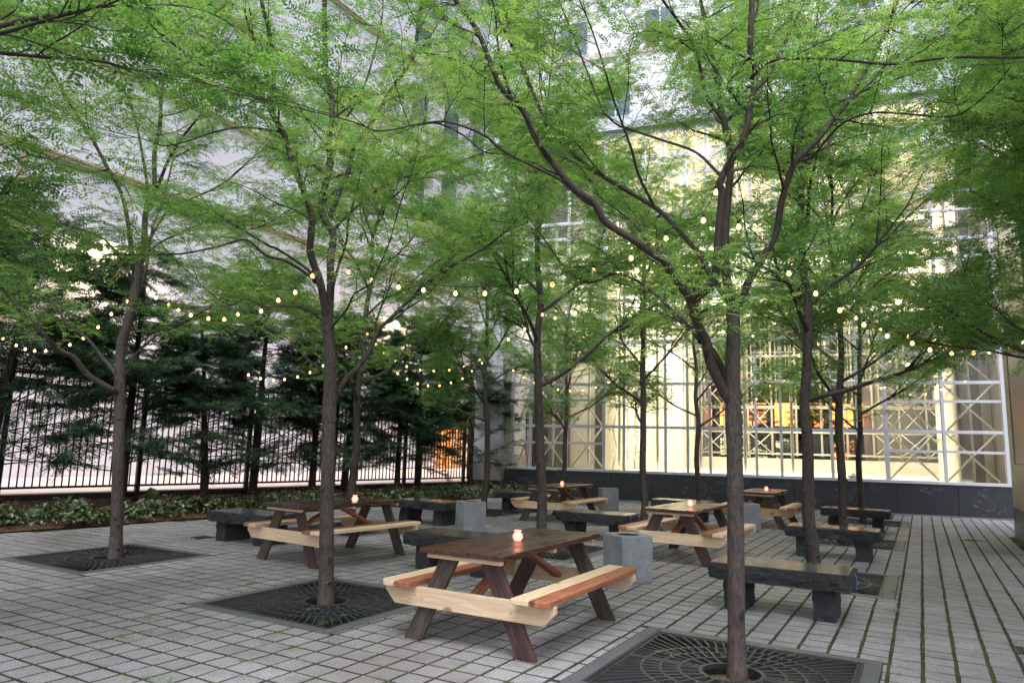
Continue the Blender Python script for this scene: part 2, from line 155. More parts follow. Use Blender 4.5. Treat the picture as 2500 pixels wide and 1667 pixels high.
# ---------------------------------------------------------------- materials
class N:
    def __init__(s, name):
        s.m = bpy.data.materials.new(name); s.m.use_nodes = True
        s.t = s.m.node_tree; s.n = s.t.nodes; s.l = s.t.links
        s.b = s.n['Principled BSDF']; s.out = s.n['Material Output']
    def new(s, typ, **k):
        n = s.n.new(typ)
        for a, v in k.items():
            if a in n.inputs: n.inputs[a].default_value = v
            else: setattr(n, a, v)
        return n
    def coord(s, kind='Object', scale=(1,1,1), loc=(0,0,0), rnd=False):
        tc = s.n.new('ShaderNodeTexCoord'); mp = s.n.new('ShaderNodeMapping')
        s.l.new(tc.outputs[kind], mp.inputs['Vector']); mp.inputs['Scale'].default_value = scale; mp.inputs['Location'].default_value = loc
        if rnd:
            oi = s.n.new('ShaderNodeObjectInfo'); mu = s.math('MULTIPLY', oi.outputs['Random'], 37.0)
            s.l.new(mu, mp.inputs['Location'])
        return mp.outputs[0]
    def noise(s, vec, scale, detail=4, rough=.55, dist=0.0):
        n = s.n.new('ShaderNodeTexNoise'); s.l.new(vec, n.inputs['Vector'])
        n.inputs['Scale'].default_value = scale; n.inputs['Detail'].default_value = detail
        n.inputs['Roughness'].default_value = rough; n.inputs['Distortion'].default_value = dist
        return n.outputs['Fac']
    def vor(s, vec, scale, feature='F1', out='Distance'):
        n = s.n.new('ShaderNodeTexVoronoi'); n.feature = feature; s.l.new(vec, n.inputs['Vector']); n.inputs['Scale'].default_value = scale
        return n.outputs[out]
    def math(s, op, a, b=None, c=None):
        n = s.n.new('ShaderNodeMath'); n.operation = op
        for i, x in enumerate((a, b, c)):
            if x is None: continue
            if isinstance(x, (int, float)): n.inputs[i].default_value = x
            else: s.l.new(x, n.inputs[i])
        return n.outputs[0]
    def ramp(s, fac, stops, interp='LINEAR'):
        n = s.n.new('ShaderNodeValToRGB'); s.l.new(fac, n.inputs[0]); cr = n.color_ramp; cr.interpolation = interp
        while len(cr.elements) > len(stops): cr.elements.remove(cr.elements[-1])
        while len(cr.elements) < len(stops): cr.elements.new(.5)
        for e, (p, c) in zip(cr.elements, stops):
            e.position = p; e.color = (c[0], c[1], c[2], 1) if isinstance(c, (tuple, list)) else (c, c, c, 1)
        return n.outputs['Color']
    def mix(s, fac, a, b, mode='MIX'):
        n = s.n.new('ShaderNodeMix'); n.data_type = 'RGBA'; n.blend_type = mode
        for i, x in ((0, fac), (6, a), (7, b)):
            if isinstance(x, (int, float)): n.inputs[i].default_value = x
            elif isinstance(x, (tuple, list)): n.inputs[i].default_value = (*x[:3], 1)
            else: s.l.new(x, n.inputs[i])
        return n.outputs[2]
    def attr(s, name='rnd'):
        n = s.n.new('ShaderNodeAttribute'); n.attribute_name = name; return n.outputs['Fac']
    def col(s, x):
        if isinstance(x, (tuple, list)): s.b.inputs['Base Color'].default_value = (*x[:3], 1)
        else: s.l.new(x, s.b.inputs['Base Color'])
        return s
    def rough(s, x):
        if isinstance(x, (int, float)): s.b.inputs['Roughness'].default_value = x
        else: s.l.new(x, s.b.inputs['Roughness'])
        return s
    def metal(s, x): s.b.inputs['Metallic'].default_value = x; return s
    def bump(s, h, strength=.3, dist=.01):
        n = s.n.new('ShaderNodeBump'); s.l.new(h, n.inputs['Height']); n.inputs['Strength'].default_value = strength; n.inputs['Distance'].default_value = dist
        s.l.new(n.outputs[0], s.b.inputs['Normal']); return s
    def emit(s, c, k):
        s.b.inputs['Emission Color'].default_value = (*c, 1); s.b.inputs['Emission Strength'].default_value = k; return s

M = {}
def wood(name, base, dark, ring=.5, rough=.5, scale=1.0, gloss=None):
    w = N(name)
    v = w.coord('Object', (9*scale, .55*scale, 9*scale), rnd=True)
    n1 = w.noise(v, 2.2, 5, .6, 1.2)
    v2 = w.coord('Object', (60, 1.5, 60), rnd=True)
    n2 = w.noise(v2, 3, 4, .6)
    sn = w.math('SINE', w.math('MULTIPLY', n1, 26.0))
    f = w.math('MULTIPLY_ADD', sn, .5*ring, w.math('MULTIPLY_ADD', n2, .7, .15))
    oi = w.n.new('ShaderNodeObjectInfo')
    v3 = w.coord('Object', (3, .6, 3), rnd=True)
    n3 = w.noise(v3, 1.3, 3)
    c = w.ramp(f, [(.15, dark), (.75, base)])
    kn = w.vor(w.coord('Object', (2.2, 1.1, 2.2), rnd=True), 1.6)
    knot = w.ramp(kn, [(.05, 1.0), (.10, 0.0)])
    c = w.mix(knot, c, tuple(x*.5 for x in dark))
    k = w.math('MULTIPLY_ADD', w.attr(), .5, w.math('MULTIPLY_ADD', n3, .5, w.math('MULTIPLY_ADD', oi.outputs['Random'], .25, .38)))
    c = w.mix(1.0, c, w.ramp(k, [(0, .35), (1, 1.45)]), 'MULTIPLY')
    w.col(c); 
    if gloss is None: w.rough(rough)
    else: w.rough(w.ramp(n3, [(.3, gloss), (.7, rough)]))
    w.bump(f, .25, .002)
    M[name] = w.m
wood('pine_pale', (.64,.49,.345), (.49,.335,.21), .35, .68)
wood('pine_tan', (.44,.28,.15), (.30,.17,.08), .5, .65)
wood('wood_red', (.36,.135,.07), (.20,.065,.035), .5, .55)
wood('wood_dark', (.062,.027,.019), (.022,.010,.008), .5, .40, 1.0, .15)
wood('wood_grey', (.078,.060,.045), (.027,.020,.016), .5, .75)
wood('wood_maroon', (.078,.034,.032), (.028,.013,.014), .5, .62)

# granite pavers
w = N('paver'); v = w.coord('Object')
s1 = w.noise(v, 120, 4, .85); s2 = w.noise(v, 45, 3, .6); big = w.noise(v, .55, 4, .6); mid = w.noise(v, 5, 4)
c = w.ramp(s1, [(.36, (.12,.115,.14)), (.5, (.300,.288,.315)), (.63, (.61,.59,.63))])
c = w.mix(1.0, c, w.ramp(w.attr(), [(0, (.84,.83,.84)), (.5, (.95,.94,.95)), (1, (1.06,1.05,1.05))]), 'MULTIPLY')
c = w.mix(1.0, c, w.ramp(big, [(.34, (.74,.69,.65)), (.58, (1,1,1))]), 'MULTIPLY')
c = w.mix(1.0, c, w.ramp(mid, [(.28, (.78,.74,.71)), (.5, (1,1,1))]), 'MULTIPLY')
w.col(c).rough(w.ramp(big, [(.3, .48), (.6, .75)])).bump(w.math('ADD', s1, s2), .6, .005); M['paver'] = w.m
# joints / soil sheet
w = N('joint_soil'); v = w.coord('Object')
n1 = w.noise(v, 2.2, 5, .65); n2 = w.noise(v, 60, 4, .7)
c = w.mix(w.ramp(n1, [(.42, 0.0), (.54, 1.0)]), w.ramp(n2, [(.3,(.010,.009,.008)),(.7,(.045,.038,.032))]), w.ramp(n2, [(.3,(.015,.028,.005)),(.7,(.075,.105,.016))]))
w.col(c).rough(.95).bump(n2, .8, .01); M['joint'] = w.m
# bluestone frames
w = N('bluestone'); v = w.coord('Object', rnd=True); n1 = w.noise(v, 3, 5); n2 = w.noise(v, 150, 3, .7)
c = w.mix(.4, w.ramp(n1, [(.3,(.070,.074,.085)),(.7,(.125,.128,.14))]), w.ramp(n2, [(.3,(.06,.06,.07)),(.7,(.15,.15,.165))]))
w.col(c).rough(.55).bump(n2, .2, .002); M['bluestone'] = w.m
w = N('cast_iron'); v = w.coord('Object', rnd=True); n1 = w.noise(v, 2.5, 4); n2 = w.noise(v, 90, 4, .7)
c = w.mix(w.ramp(n1, [(.55, 0.0), (.8, .35)]), w.ramp(n2, [(.3,(.022,.023,.027)),(.7,(.056,.057,.066))]), (.085,.068,.052))
w.col(c).rough(w.ramp(n2, [(.3, .32), (.7, .6)])).bump(n2, .4, .002).metal(.25); M['iron'] = w.m
w = N('soil'); v = w.coord('Object'); n2 = w.vor(v, 60); n1 = w.noise(v, 30, 4)
w.col(w.ramp(n1, [(.3,(.03,.02,.014)),(.5,(.11,.065,.035)),(.7,(.24,.16,.09))])).rough(.95).bump(n2, .9, .02); M['soil'] = w.m
w = N('pit_shade_dirt'); v = w.coord('Object'); n1 = w.noise(v, 14, 4)
w.col(w.ramp(n1, [(.45,(.006,.006,.006)),(.7,(.05,.03,.018))])).rough(.95); M['pit_shade_dirt'] = w.m  # soil blackened, so the shade under the grate is painted in
w = N('mulch'); v = w.coord('Object', (1,1,1)); n2 = w.vor(v, 38); n1 = w.noise(v, 22, 5, .7)
w.col(w.ramp(n1, [(.3,(.025,.013,.009)),(.5,(.11,.048,.025)),(.72,(.26,.13,.07))])).rough(.95).bump(n2, 1.0, .03); M['mulch'] = w.m
w = N('charcoal_rough'); v = w.coord('Object', rnd=True); n1 = w.noise(v, 120, 4, .7); n2 = w.noise(v, 12, 6, .65); n3 = w.noise(v, 3, 3)
c = w.ramp(n1, [(.32,(.016,.017,.020)),(.55,(.055,.058,.066)),(.75,(.17,.175,.19))])
c = w.mix(1.0, c, w.ramp(n3, [(.3,.6),(.7,1.15)]), 'MULTIPLY')
w.col(c).rough(.72).bump(w.math('MULTIPLY_ADD', n2, 3.0, n1), 1.0, .03); M['granite_rough'] = w.m
w = N('charcoal_polished'); v = w.coord('Object', rnd=True); n1 = w.noise(v, 160, 3, .7); n3 = w.noise(v, 4, 4)
w.col(w.ramp(n1, [(.3,(.045,.047,.052)),(.7,(.11,.112,.12))])).rough(w.ramp(n3, [(.3,.15),(.7,.22)])); w.b.inputs['IOR'].default_value = 1.7; M['granite_top'] = w.m
w = N('concrete_bin'); v = w.coord('Object', rnd=True); n1 = w.noise(v, 130, 3, .75); n3 = w.noise(v, 5, 5)
c = w.mix(1.0, w.ramp(n1, [(.3,(.15,.155,.175)),(.5,(.27,.28,.31)),(.7,(.45,.46,.49))]), w.ramp(n3, [(.3,.72),(.65,1.05)]), 'MULTIPLY')
w.col(c).rough(.85).bump(n1, .5, .003); M['concrete'] = w.m
w = N('dark_void'); w.col((.012,.012,.013)).rough(.9); M['void'] = w.m
# bark
def bark(name, a, b, sc=1.0):
    w = N(name); v = w.coord('Object', (1,1,.35)); v2 = w.coord('Object', (1,1,2.6))
    n1 = w.noise(v, 45*sc, 5, .65); n2 = w.noise(v2, 70*sc, 3, .6); n3 = w.noise(v, 4, 4)
    f = w.math('MULTIPLY_ADD', n2, .45, w.math('MULTIPLY', n1, .6))
    kn = w.vor(w.coord('Object', (1,1,.55)), 5.5); km = w.ramp(kn, [(.07, .22), (.16, 1.0)])
    c = w.mix(1.0, w.mix(1.0, w.ramp(f, [(.38, a), (.62, b)]), km, 'MULTIPLY'), w.ramp(n3, [(.3, (.65,.62,.6)), (.68, (1.15,1.15,1.15))]), 'MULTIPLY')
    w.col(c).rough(.8).bump(f, 1.0, .008); M[name] = w.m
bark('bark', (.020,.015,.0145), (.100,.079,.074))
bark('bark_limb_shade', (.022,.016,.014), (.075,.055,.049))  # limb bark darkened, painting in the backlit silhouette
bark('bark_evergreen', (.012,.008,.007), (.05,.033,.026))
# leaves
def leaf(name, stops, tstops, tr=.5, gloss=.06):
    w = N(name); w.n.remove(w.b)
    r = w.attr()
    d = w.n.new('ShaderNodeBsdfDiffuse'); t = w.n.new('ShaderNodeBsdfTranslucent'); g = w.n.new('ShaderNodeBsdfGlossy'); g.inputs['Roughness'].default_value = .45
    w.l.new(w.ramp(r, stops), d.inputs['Color']); w.l.new(w.ramp(r, tstops), t.inputs['Color']); g.inputs['Color'].default_value = (.8,.85,.9,1)
    m1 = w.n.new('ShaderNodeMixShader'); m1.inputs[0].default_value = tr; w.l.new(d.outputs[0], m1.inputs[1]); w.l.new(t.outputs[0], m1.inputs[2])
    m2 = w.n.new('ShaderNodeMixShader'); m2.inputs[0].default_value = gloss; w.l.new(m1.outputs[0], m2.inputs[1]); w.l.new(g.outputs[0], m2.inputs[2])
    w.l.new(m2.outputs[0], w.out.inputs['Surface']); M[name] = w.m
leaf('locust_leaf', [(0,(.045,.110,.032)),(.35,(.085,.19,.046)),(.7,(.15,.27,.062)),(1,(.26,.35,.08))], [(0,(.115,.29,.055)),(.35,(.22,.46,.08)),(.7,(.33,.58,.10)),(1,(.48,.62,.13))], .58)
leaf('evergreen_leaf', [(0,(.012,.034,.022)),(.5,(.028,.068,.038)),(1,(.065,.13,.055))], [(0,(.02,.06,.025)),(1,(.09,.18,.05))], .35, .04)
leaf('bedding_leaf', [(0,(.035,.07,.02)),(.5,(.075,.125,.03)),(.85,(.14,.17,.045)),(1,(.28,.14,.05))], [(0,(.06,.14,.02)),(1,(.25,.34,.06))], .35, .1)
leaf('dead_twig', [(0,(.06,.035,.02)),(1,(.13,.07,.035))], [(0,(.05,.03,.02)),(1,(.1,.06,.03))], .2)
w = N('petal'); w.col(w.ramp(w.attr(), [(0,(.75,.72,.68)),(.55,(.8,.72,.68)),(.6,(.62,.12,.14)),(1,(.7,.25,.28))], 'CONSTANT')).rough(.6); M['petal'] = w.m
# architecture
def plain(name, c, r=.6, metal=0, nscale=8, amt=.12, fine=0):
    w = N(name); v = w.coord('Object'); n = w.noise(v, nscale, 4)
    lo = tuple(x*(1-amt) for x in c); hi = tuple(min(1, x*(1+amt)) for x in c)
    w.col(w.ramp(n, [(.3, lo), (.7, hi)])).rough(r).metal(metal)
    if fine: w.bump(w.noise(v, fine, 4, .7), .3, .004)
    M[name] = w.m; return w
plain('facade_white', (.62,.62,.69), .45, 0, .25, .05)
plain('ledge_tan', (.36,.29,.21), .5)
plain('tower_panel', (.66,.66,.72), .45, 0, .3, .06)
plain('cornice', (.50,.46,.44), .6)
plain('window_blue', (.12,.14,.22), .12, 0, 1.2, .5)
plain('mullion_metal', (.60,.61,.69), .35, .25, 3, .06)
plain('tube_cream', (.74,.72,.62), .35, .1, 3, .05)
plain('wall_cream', (.76,.71,.60), .75, 0, 3, .07, 60)
plain('wall_bright', (.86,.82,.70), .55, 0, 3, .04)
plain('fence_black', (.010,.010,.012), .38, .3, 20, .3)
plain('sidewalk_concrete', (.56,.47,.45), .8, 0, 4, .1, 90)
plain('curb_tan', (.17,.125,.095), .85, 0, 14, .3, 70)
plain('curb_cap', (.035,.028,.027), .7, 0, 12, .3)
plain('socket', (.012,.022,.018), .5)
plain('ribbon_blue', (.05,.19,.55), .5)
plain('steel', (.55,.55,.56), .3, .9)
plain('paper_white', (.82,.82,.82), .7)
plain('can_teal', (.06,.26,.30), .35)
plain('asphalt', (.05,.05,.052), .85, 0, 9, .2, 90)
plain('car_white', (.62,.64,.68), .2)
plain('rubber', (.02,.02,.02), .7)
plain('brick_dark', (.10,.07,.055), .8, 0, 6, .3, 40)
w = N('granite_brown'); v = w.coord('Object'); n1 = w.noise(v, 55, 4, .75); n2 = w.noise(v, .9, 3)
w.col(w.mix(1.0, w.ramp(n1, [(.3,(.05,.043,.040)),(.5,(.13,.115,.108)),(.7,(.26,.235,.22))]), w.ramp(n2, [(.3,.8),(.7,1.1)]), 'MULTIPLY')).rough(.35); M['granite_brown'] = w.m
w = N('granite_pink'); v = w.coord('Object'); n1 = w.noise(v, 55, 4, .75)
w.col(w.ramp(n1, [(.3,(.20,.17,.18)),(.5,(.42,.37,.38)),(.7,(.62,.56,.56))])).rough(.4); M['granite_pink'] = w.m
w = N('limestone'); v = w.coord('Object'); n1 = w.noise(v, 4, 5)
w.col(w.ramp(n1, [(.3,(.36,.32,.26)),(.7,(.50,.45,.37))])).rough(.5); M['limestone'] = w.m
w = N('slate_dark'); v = w.coord('Object'); v2 = w.coord('Object', (1.0,1,1.6)); n1 = w.noise(v, 6, 5, .7)
nn = w.n.new('ShaderNodeTexNoise'); nn.inputs['Scale'].default_value = 1.5; nn.inputs['Detail'].default_value = 5; nn.inputs['Roughness'].default_value = .6; nn.inputs['Distortion'].default_value = 1.6; w.l.new(v2, nn.inputs['Vector'])
d = w.math('ABSOLUTE', w.math('SUBTRACT', nn.outputs['Fac'], .5)); vein = w.ramp(d, [(0, 1.0), (.010, 0.0)])
gate = w.ramp(w.noise(v, 1.6, 3), [(.50, 0.0), (.58, .75)])
c = w.mix(w.math('MULTIPLY', vein, gate), w.ramp(n1, [(.2,(.019,.021,.030)),(.8,(.036,.039,.052))]), (.30,.30,.33))
w.col(c).rough(.33); M['slate'] = w.m
w = N('glass_pane'); w.n.remove(w.b)
tr = w.n.new('ShaderNodeBsdfTransparent'); tr.inputs[0].default_value = (.93,.94,.92,1); gl = w.n.new('ShaderNodeBsdfGlossy'); gl.inputs['Roughness'].default_value = .02
mx = w.n.new('ShaderNodeMixShader'); fr = w.n.new('ShaderNodeFresnel'); fr.inputs[0].default_value = 1.45
w.l.new(fr.outputs[0], mx.inputs[0]); w.l.new(tr.outputs[0], mx.inputs[1]); w.l.new(gl.outputs[0], mx.inputs[2]); w.l.new(mx.outputs[0], w.out.inputs['Surface']); M['glass'] = w.m
def glow(name, c, k):
    w = N(name); w.col(c).rough(.5).emit(c, k); M[name] = w.m; return w
glow('bulb_glow', (1.0,.56,.20), 3.4)
glow('flame', (1.0,.55,.2), 12.0)
glow('lamp_glow', (1.0,.74,.45), 40.0)
glow('hall_lamp', (1.0,.86,.62), 30.0)
w = N('lit_window'); v = w.coord('Object'); n1 = w.vor(v, 2.2, out='Color')
w.col((.3,.15,.05)); w.l.new(w.ramp(w.noise(v, 3.0, 3), [(.35,(.10,.03,.01)),(.5,(1.0,.33,.07)),(.62,(1.0,.62,.25))]), w.b.inputs['Emission Color']); w.b.inputs['Emission Strength'].default_value = 1.1; M['lit_window'] = w.m
glow('lit_orange', (1.0,.30,.07), 3.2)
w = N('lit_cream'); v = w.coord('Object'); w.col((.5,.45,.3)); w.l.new(w.ramp(w.noise(v, 1.4, 3), [(.35,(.35,.25,.10)),(.6,(1.0,.86,.50))]), w.b.inputs['Emission Color']); w.b.inputs['Emission Strength'].default_value = 1.6; M['lit_cream'] = w.m
w = N('jar_glass'); w.col((.92,.55,.48)).rough(.25).emit((1.0,.40,.30), .45); w.b.inputs['Transmission Weight'].default_value = .5; w.b.inputs['Alpha'].default_value = .8; M['jar'] = w.m  # emission puts the candle's glow into the glass
w = N('wax'); w.col((.9,.8,.7)).rough(.5).emit((1.0,.60,.38), 2.0); M['wax'] = w.m  # candlelight put into the wax as emission
# ---------------------------------------------------------------- layout
rng = np.random.RandomState(7)
COLX = (-8.84, -5.03, -1.22); ROWY = (5.28, 9.73, 14.18, 18.63)
GR = {}
for i, x in enumerate(COLX):
    for j, y in enumerate(ROWY): GR[i, j] = (x, y)
GR[0, 0] = (-8.95, 5.50)
WU = np.array((.98426, .17674)); WN = np.array((-.17674, .98426)); WD = 22.014      # line of the glass hall
WROT = math.atan2(.17674, .98426)
WO = WN * WD
def wl(t, n): p = WU * t + WN * (WD + n); return float(p[0]), float(p[1])
def bed_edge(y): return -12.25 + (y - 5) * .088
def fence_x(y): return -15.0 + (y - 7) * .18
HALF = .895; PIT = .777

def build_ground():
    xs = sorted(set([-300, 300] + [v for (x, y) in GR.values() for v in (x - PIT, x + PIT)]))
    ys = sorted(set([-300, 300] + [v for (x, y) in GR.values() for v in (y - PIT, y + PIT)]))
    V = []; Fq = []
    for b in ys:
        for a in xs: V.append((a, b, -.0035))
    nx = len(xs)
    for j in range(len(ys) - 1):
        for i in range(nx - 1):
            cx = (xs[i] + xs[i+1]) / 2; cy = (ys[j] + ys[j+1]) / 2
            if any(abs(cx - x) < PIT and abs(cy - y) < PIT for x, y in GR.values()): continue
            Fq.append((j*nx+i, j*nx+i+1, (j+1)*nx+i+1, (j+1)*nx+i))
    tag(link('ground', np_mesh('ground', V, Fq), M['joint']), kind='structure')

def build_paving():
    p = .2117
    ix = np.arange(-62, 38); iy = np.arange(3, 116)
    X0, Y0 = np.meshgrid(-.07 + ix * p, .0 + iy * p - .02)
    x0 = X0.ravel(); y0 = Y0.ravel(); x1 = x0 + p; y1 = y0 + p
    gx = np.where(x0 > -.32, .0130, .0120); gy = np.where(x0 > -.32, .0105, .0125)
    n = len(x0)
    J = lambda s: rng.randn(n) * s
    x0 = x0 + gx + J(.0016); x1 = x1 - gx + J(.0016); y0 = y0 + gy + J(.0014); y1 = y1 - gy + J(.0014)
    cx = (x0 + x1) / 2; cy = (y0 + y1) / 2
    keep = (cx > bed_edge(cy) + .12)
    d = cx * WN[0] + cy * WN[1]
    keep &= d < WD - .62
    keep &= ~((cx > 1.45) & (cx < 3.3) & (cy > 13.4) & (cy < 17.4))
    for (gx_, gy_, h) in [(x, y, HALF) for x, y in GR.values()] + DRAINS:
        a0, a1, b0, b1 = gx_ - h, gx_ + h, gy_ - h, gy_ + h
        ov = (x1 > a0) & (x0 < a1) & (y1 > b0) & (y0 < b1) & keep
        ins = ov & (x0 >= a0) & (x1 <= a1) & (y0 >= b0) & (y1 <= b1)
        keep &= ~ins; ov &= ~ins
        yo = ov & ((y0 < b0) | (y1 > b1)) & ~((x0 < a0) | (x1 > a1))
        corner = ov & ((y0 < b0) | (y1 > b1)) & ((x0 < a0) | (x1 > a1))
        # corners: keep the larger remaining part
        dx = np.maximum(a0 - x0, x1 - a1); dy = np.maximum(b0 - y0, y1 - b1)
        yo |= corner & (dy >= dx); xo = ov & ~yo
        y1 = np.where(yo & (y0 < b0), b0 - .006, y1); y0 = np.where(yo & (y1 > b1), np.maximum(y0, b1 + .006), y0)
        x1 = np.where(xo & (x0 < a0), a0 - .006, x1); x0 = np.where(xo & (x1 > a1), np.maximum(x0, a1 + .006), x0)
    keep &= (x1 - x0 > .02) & (y1 - y0 > .02)
    x0, x1, y0, y1 = x0[keep], x1[keep], y0[keep], y1[keep]; n = len(x0)
    b = .0022
    z = rng.randn(n) * .0011; tx = rng.randn(n) * .0012; ty = rng.randn(n) * .0012
    V = np.zeros((n, 8, 3), np.float32)
    for k, (sx, sy) in enumerate(((0,0),(1,0),(1,1),(0,1))):
        jx = rng.randn(n) * .0012; jy = rng.randn(n) * .0012
        V[:, k, 0] = np.where(sx, x1 - b, x0 + b) + jx; V[:, k, 1] = np.where(sy, y1 - b, y0 + b) + jy
        V[:, k, 2] = np.maximum(z + tx * (1 if sx else -1) + ty * (1 if sy else -1), -.0012)
        V[:, k+4, 0] = np.where(sx, x1, x0) + jx; V[:, k+4, 1] = np.where(sy, y1, y0) + jy; V[:, k+4, 2] = -.016
    q = np.array([(0,1,2,3),(4,5,1,0),(5,6,2,1),(6,7,3,2),(7,4,0,3)])
    Fq = (np.arange(n)[:, None, None] * 8 + q[None]).reshape(-1, 4)
    r = np.repeat(np.clip(.5 + rng.randn(n) * .24, 0, 1), 8)
    tag(link('plaza_paving', np_mesh('plaza_paving', V.reshape(-1, 3), Fq, rnd=r), M['paver']), kind='structure')

DRAINS = [(.72, 7.2, .15), (-9.67, 7.39, .15), (.78, 16.1, .15)]
build_ground(); build_paving()
# border stones along the glass hall, planting bed, street pavement beyond the fence
mb = MB(); t = -9.0
while t < 9.0:
    w_ = .55
    p = [wl(t + .004, -.60), wl(t + w_ - .004, -.60), wl(t + w_ - .004, -.07), wl(t + .004, -.07)]
    mb.prism(p, -.016, .001 + random.Random(t).uniform(-.001, .001), 'z', rnd=.3); t += w_
tag(mb.obj('border_paving', M['bluestone']), kind='structure')
def strip(name, fa, fb, y0, y1, z, mat, n=60, amp=0.0):
    V = []; Fq = []; m = 14
    for i in range(n + 1):
        y = y0 + (y1 - y0) * i / n
        for k in range(m + 1):
            x = fa(y) + (fb(y) - fa(y)) * k / m
            zz = z + amp * (noise.noise(Vector((x * 3, y * 3, 1.3)))) if 0 < k < m else (z if k == 0 else z - .03)
            V.append((x, y, zz))
    for i in range(n):
        for k in range(m): Fq.append((i*(m+1)+k, i*(m+1)+k+1, (i+1)*(m+1)+k+1, (i+1)*(m+1)+k))
    return tag(link(name, np_mesh(name, V, Fq, smooth=True), mat), kind='structure')
strip('planting_bed', lambda y: fence_x(y) - .3, lambda y: bed_edge(y) + .02, -6, 27, .05, M['mulch'], 140, .07)
mb = MB(); mb.prism([(-21.99, -30), (fence_x(-10) - .42, -30), (fence_x(-10) - .42, -10), (fence_x(27) - .42, 27), (fence_x(27) - .42, 33), (-8, 60), (-21.99, 60)], .0, .27, 'z')
tag(mb.obj('sidewalk', M['sidewalk_concrete']), kind='structure')

# ---------------------------------------------------------------- tree grates
def make_grate(label, x, y):
    g = thing('tree_grate', label, 'tree grate', (x, y, 0), group='iron tree grates around the honey locusts')
    fr = MB(); o, i_ = HALF - .004, PIT + .012
    fr.bbox(-o, i_ - .01, -o, -i_, -.03, .003, .003); fr.bbox(i_ - .006, o, -o, i_ - .01, -.03, .0035, .003)
    fr.bbox(-i_ + .01, o, i_, o, -.03, .003, .003); fr.bbox(-o, -i_, -i_ + .006, o, -.03, .0035, .003)
    fr.obj('stone_frame', M['bluestone'], g)
    an = MB(); a = PIT + .008; b = PIT - .018
    an.box(-a, a, -a, -b, -.05, .002); an.box(-a, a, b, a, -.05, .002); an.box(-a, -b, -b, b, -.05, .0025); an.box(b, a, -b, b, -.05, .0025)
    an.obj('angle_frame', M['iron'], g)
    ct = MB(); S = PIT - .022; top = -.004; bot = -.034
    rings = [(.195, .225), (.345, .367), (.475, .497), (.605, .627)]
    def ring(r0, r1, n=96):
        v = []; f = []
        for k in range(n):
            c, s = math.cos(2*PI*k/n), math.sin(2*PI*k/n)
            v += [(r0*c, r0*s, top), (r1*c, r1*s, top), (r1*c, r1*s, bot), (r0*c, r0*s, bot)]
        for k in range(n):
            a_, b_ = 4*k, 4*((k+1) % n)
            f += [(a_, a_+1, b_+1, b_), (a_+1, a_+2, b_+2, b_+1), (a_+3, a_, b_, b_+3)]
        ct.add(v, f)
    for r0, r1 in rings: ring(r0, r1)
    def bar(an, r0, r1, w0, w1=None):
        w1 = w1 or w0
        c, s = math.cos(an), math.sin(an); p = (-s, c)
        v = []
        for z in (top + .0008, bot):
            for r, w in ((r0, w0), (r1, w1)):
                v += [(r*c + p[0]*w, r*s + p[1]*w, z), (r*c - p[0]*w, r*s - p[1]*w, z)]
        ct.add(v, [(0, 1, 3, 2), (0, 2, 6, 4), (1, 5, 7, 3), (2, 3, 7, 6)])
    for k in range(22): bar(2*PI*(k+.5)/22, .22, .35, .010)
    for k in range(40): bar(2*PI*(k+.5)/40, .36, .48, .0085)
    for k in range(52): bar(2*PI*(k+.5)/52, .49, .61, .0085)
    for k in range(72):
        a_ = 2*PI*(k+.5)/72; L = S / max(abs(math.cos(a_)), abs(math.sin(a_)))
        if L > .64: bar(a_, .62, L, .0072, .0085)
    ct.box(-S, S, -S, -S + .022, bot, top + .0004); ct.box(-S, S, S - .022, S, bot, top + .0004)
    ct.box(-S, -S + .022, -S + .022, S - .022, bot, top); ct.box(S - .022, S, -S + .022, S - .022, bot, top)
    ct.box(-S, -.2, -.012, .012, bot, top + .001); ct.box(.2, S, -.012, .012, bot, top + .001)
    ct.obj('casting', M['iron'], g)
    so = MB(); so.box(-PIT - .01, PIT + .01, -PIT - .01, PIT + .01, -.30, -.13)
    so.obj('pit_soil', M['pit_shade_dirt'], g)
    wl_ = MB()
    wl_.box(-PIT - .012, -PIT - .002, -PIT, PIT, -.14, -.02); wl_.box(PIT + .002, PIT + .012, -PIT, PIT, -.14, -.02)
    wl_.box(-PIT, PIT, -PIT - .012, -PIT - .002, -.14, -.02); wl_.box(-PIT, PIT, PIT + .002, PIT + .012, -.14, -.02)
    mo = MB(); rr = random.Random(5)
    prof = [(0, -.055), (.10, -.058), (.17, -.07), (.193, -.10), (.193, -.14)]
    mo.lathe(prof, 28); mo.obj('bark_mulch', M['soil'], g, smooth=True)
    return g
NAMES = {}
where = {
 (0,0): 'at the far left of the paving, by the planting bed', (1,0): 'left of the nearest picnic table', (2,0): 'in the right foreground, nearest of all',
 (0,1): 'second from the front in the row along the bed', (1,1): 'just behind the nearest picnic table', (2,1): 'behind the nearest stone bench on the right',
 (0,2): 'third from the front in the row along the bed', (1,2): 'third from the front in the middle row', (2,2): 'behind the second stone bench on the right',
 (0,3): 'last in the row along the bed', (1,3): 'last in the middle row', (2,3): 'behind the farthest stone bench on the right'}
g0 = None
for k, (x, y) in GR.items():
    lab = 'square black iron tree grate ' + where[k]
    if g0 is None: g0 = make_grate(lab, x, y); g = g0
    else:
        g = copy_tree(g0); g.location = (x, y, 0); g['label'] = lab
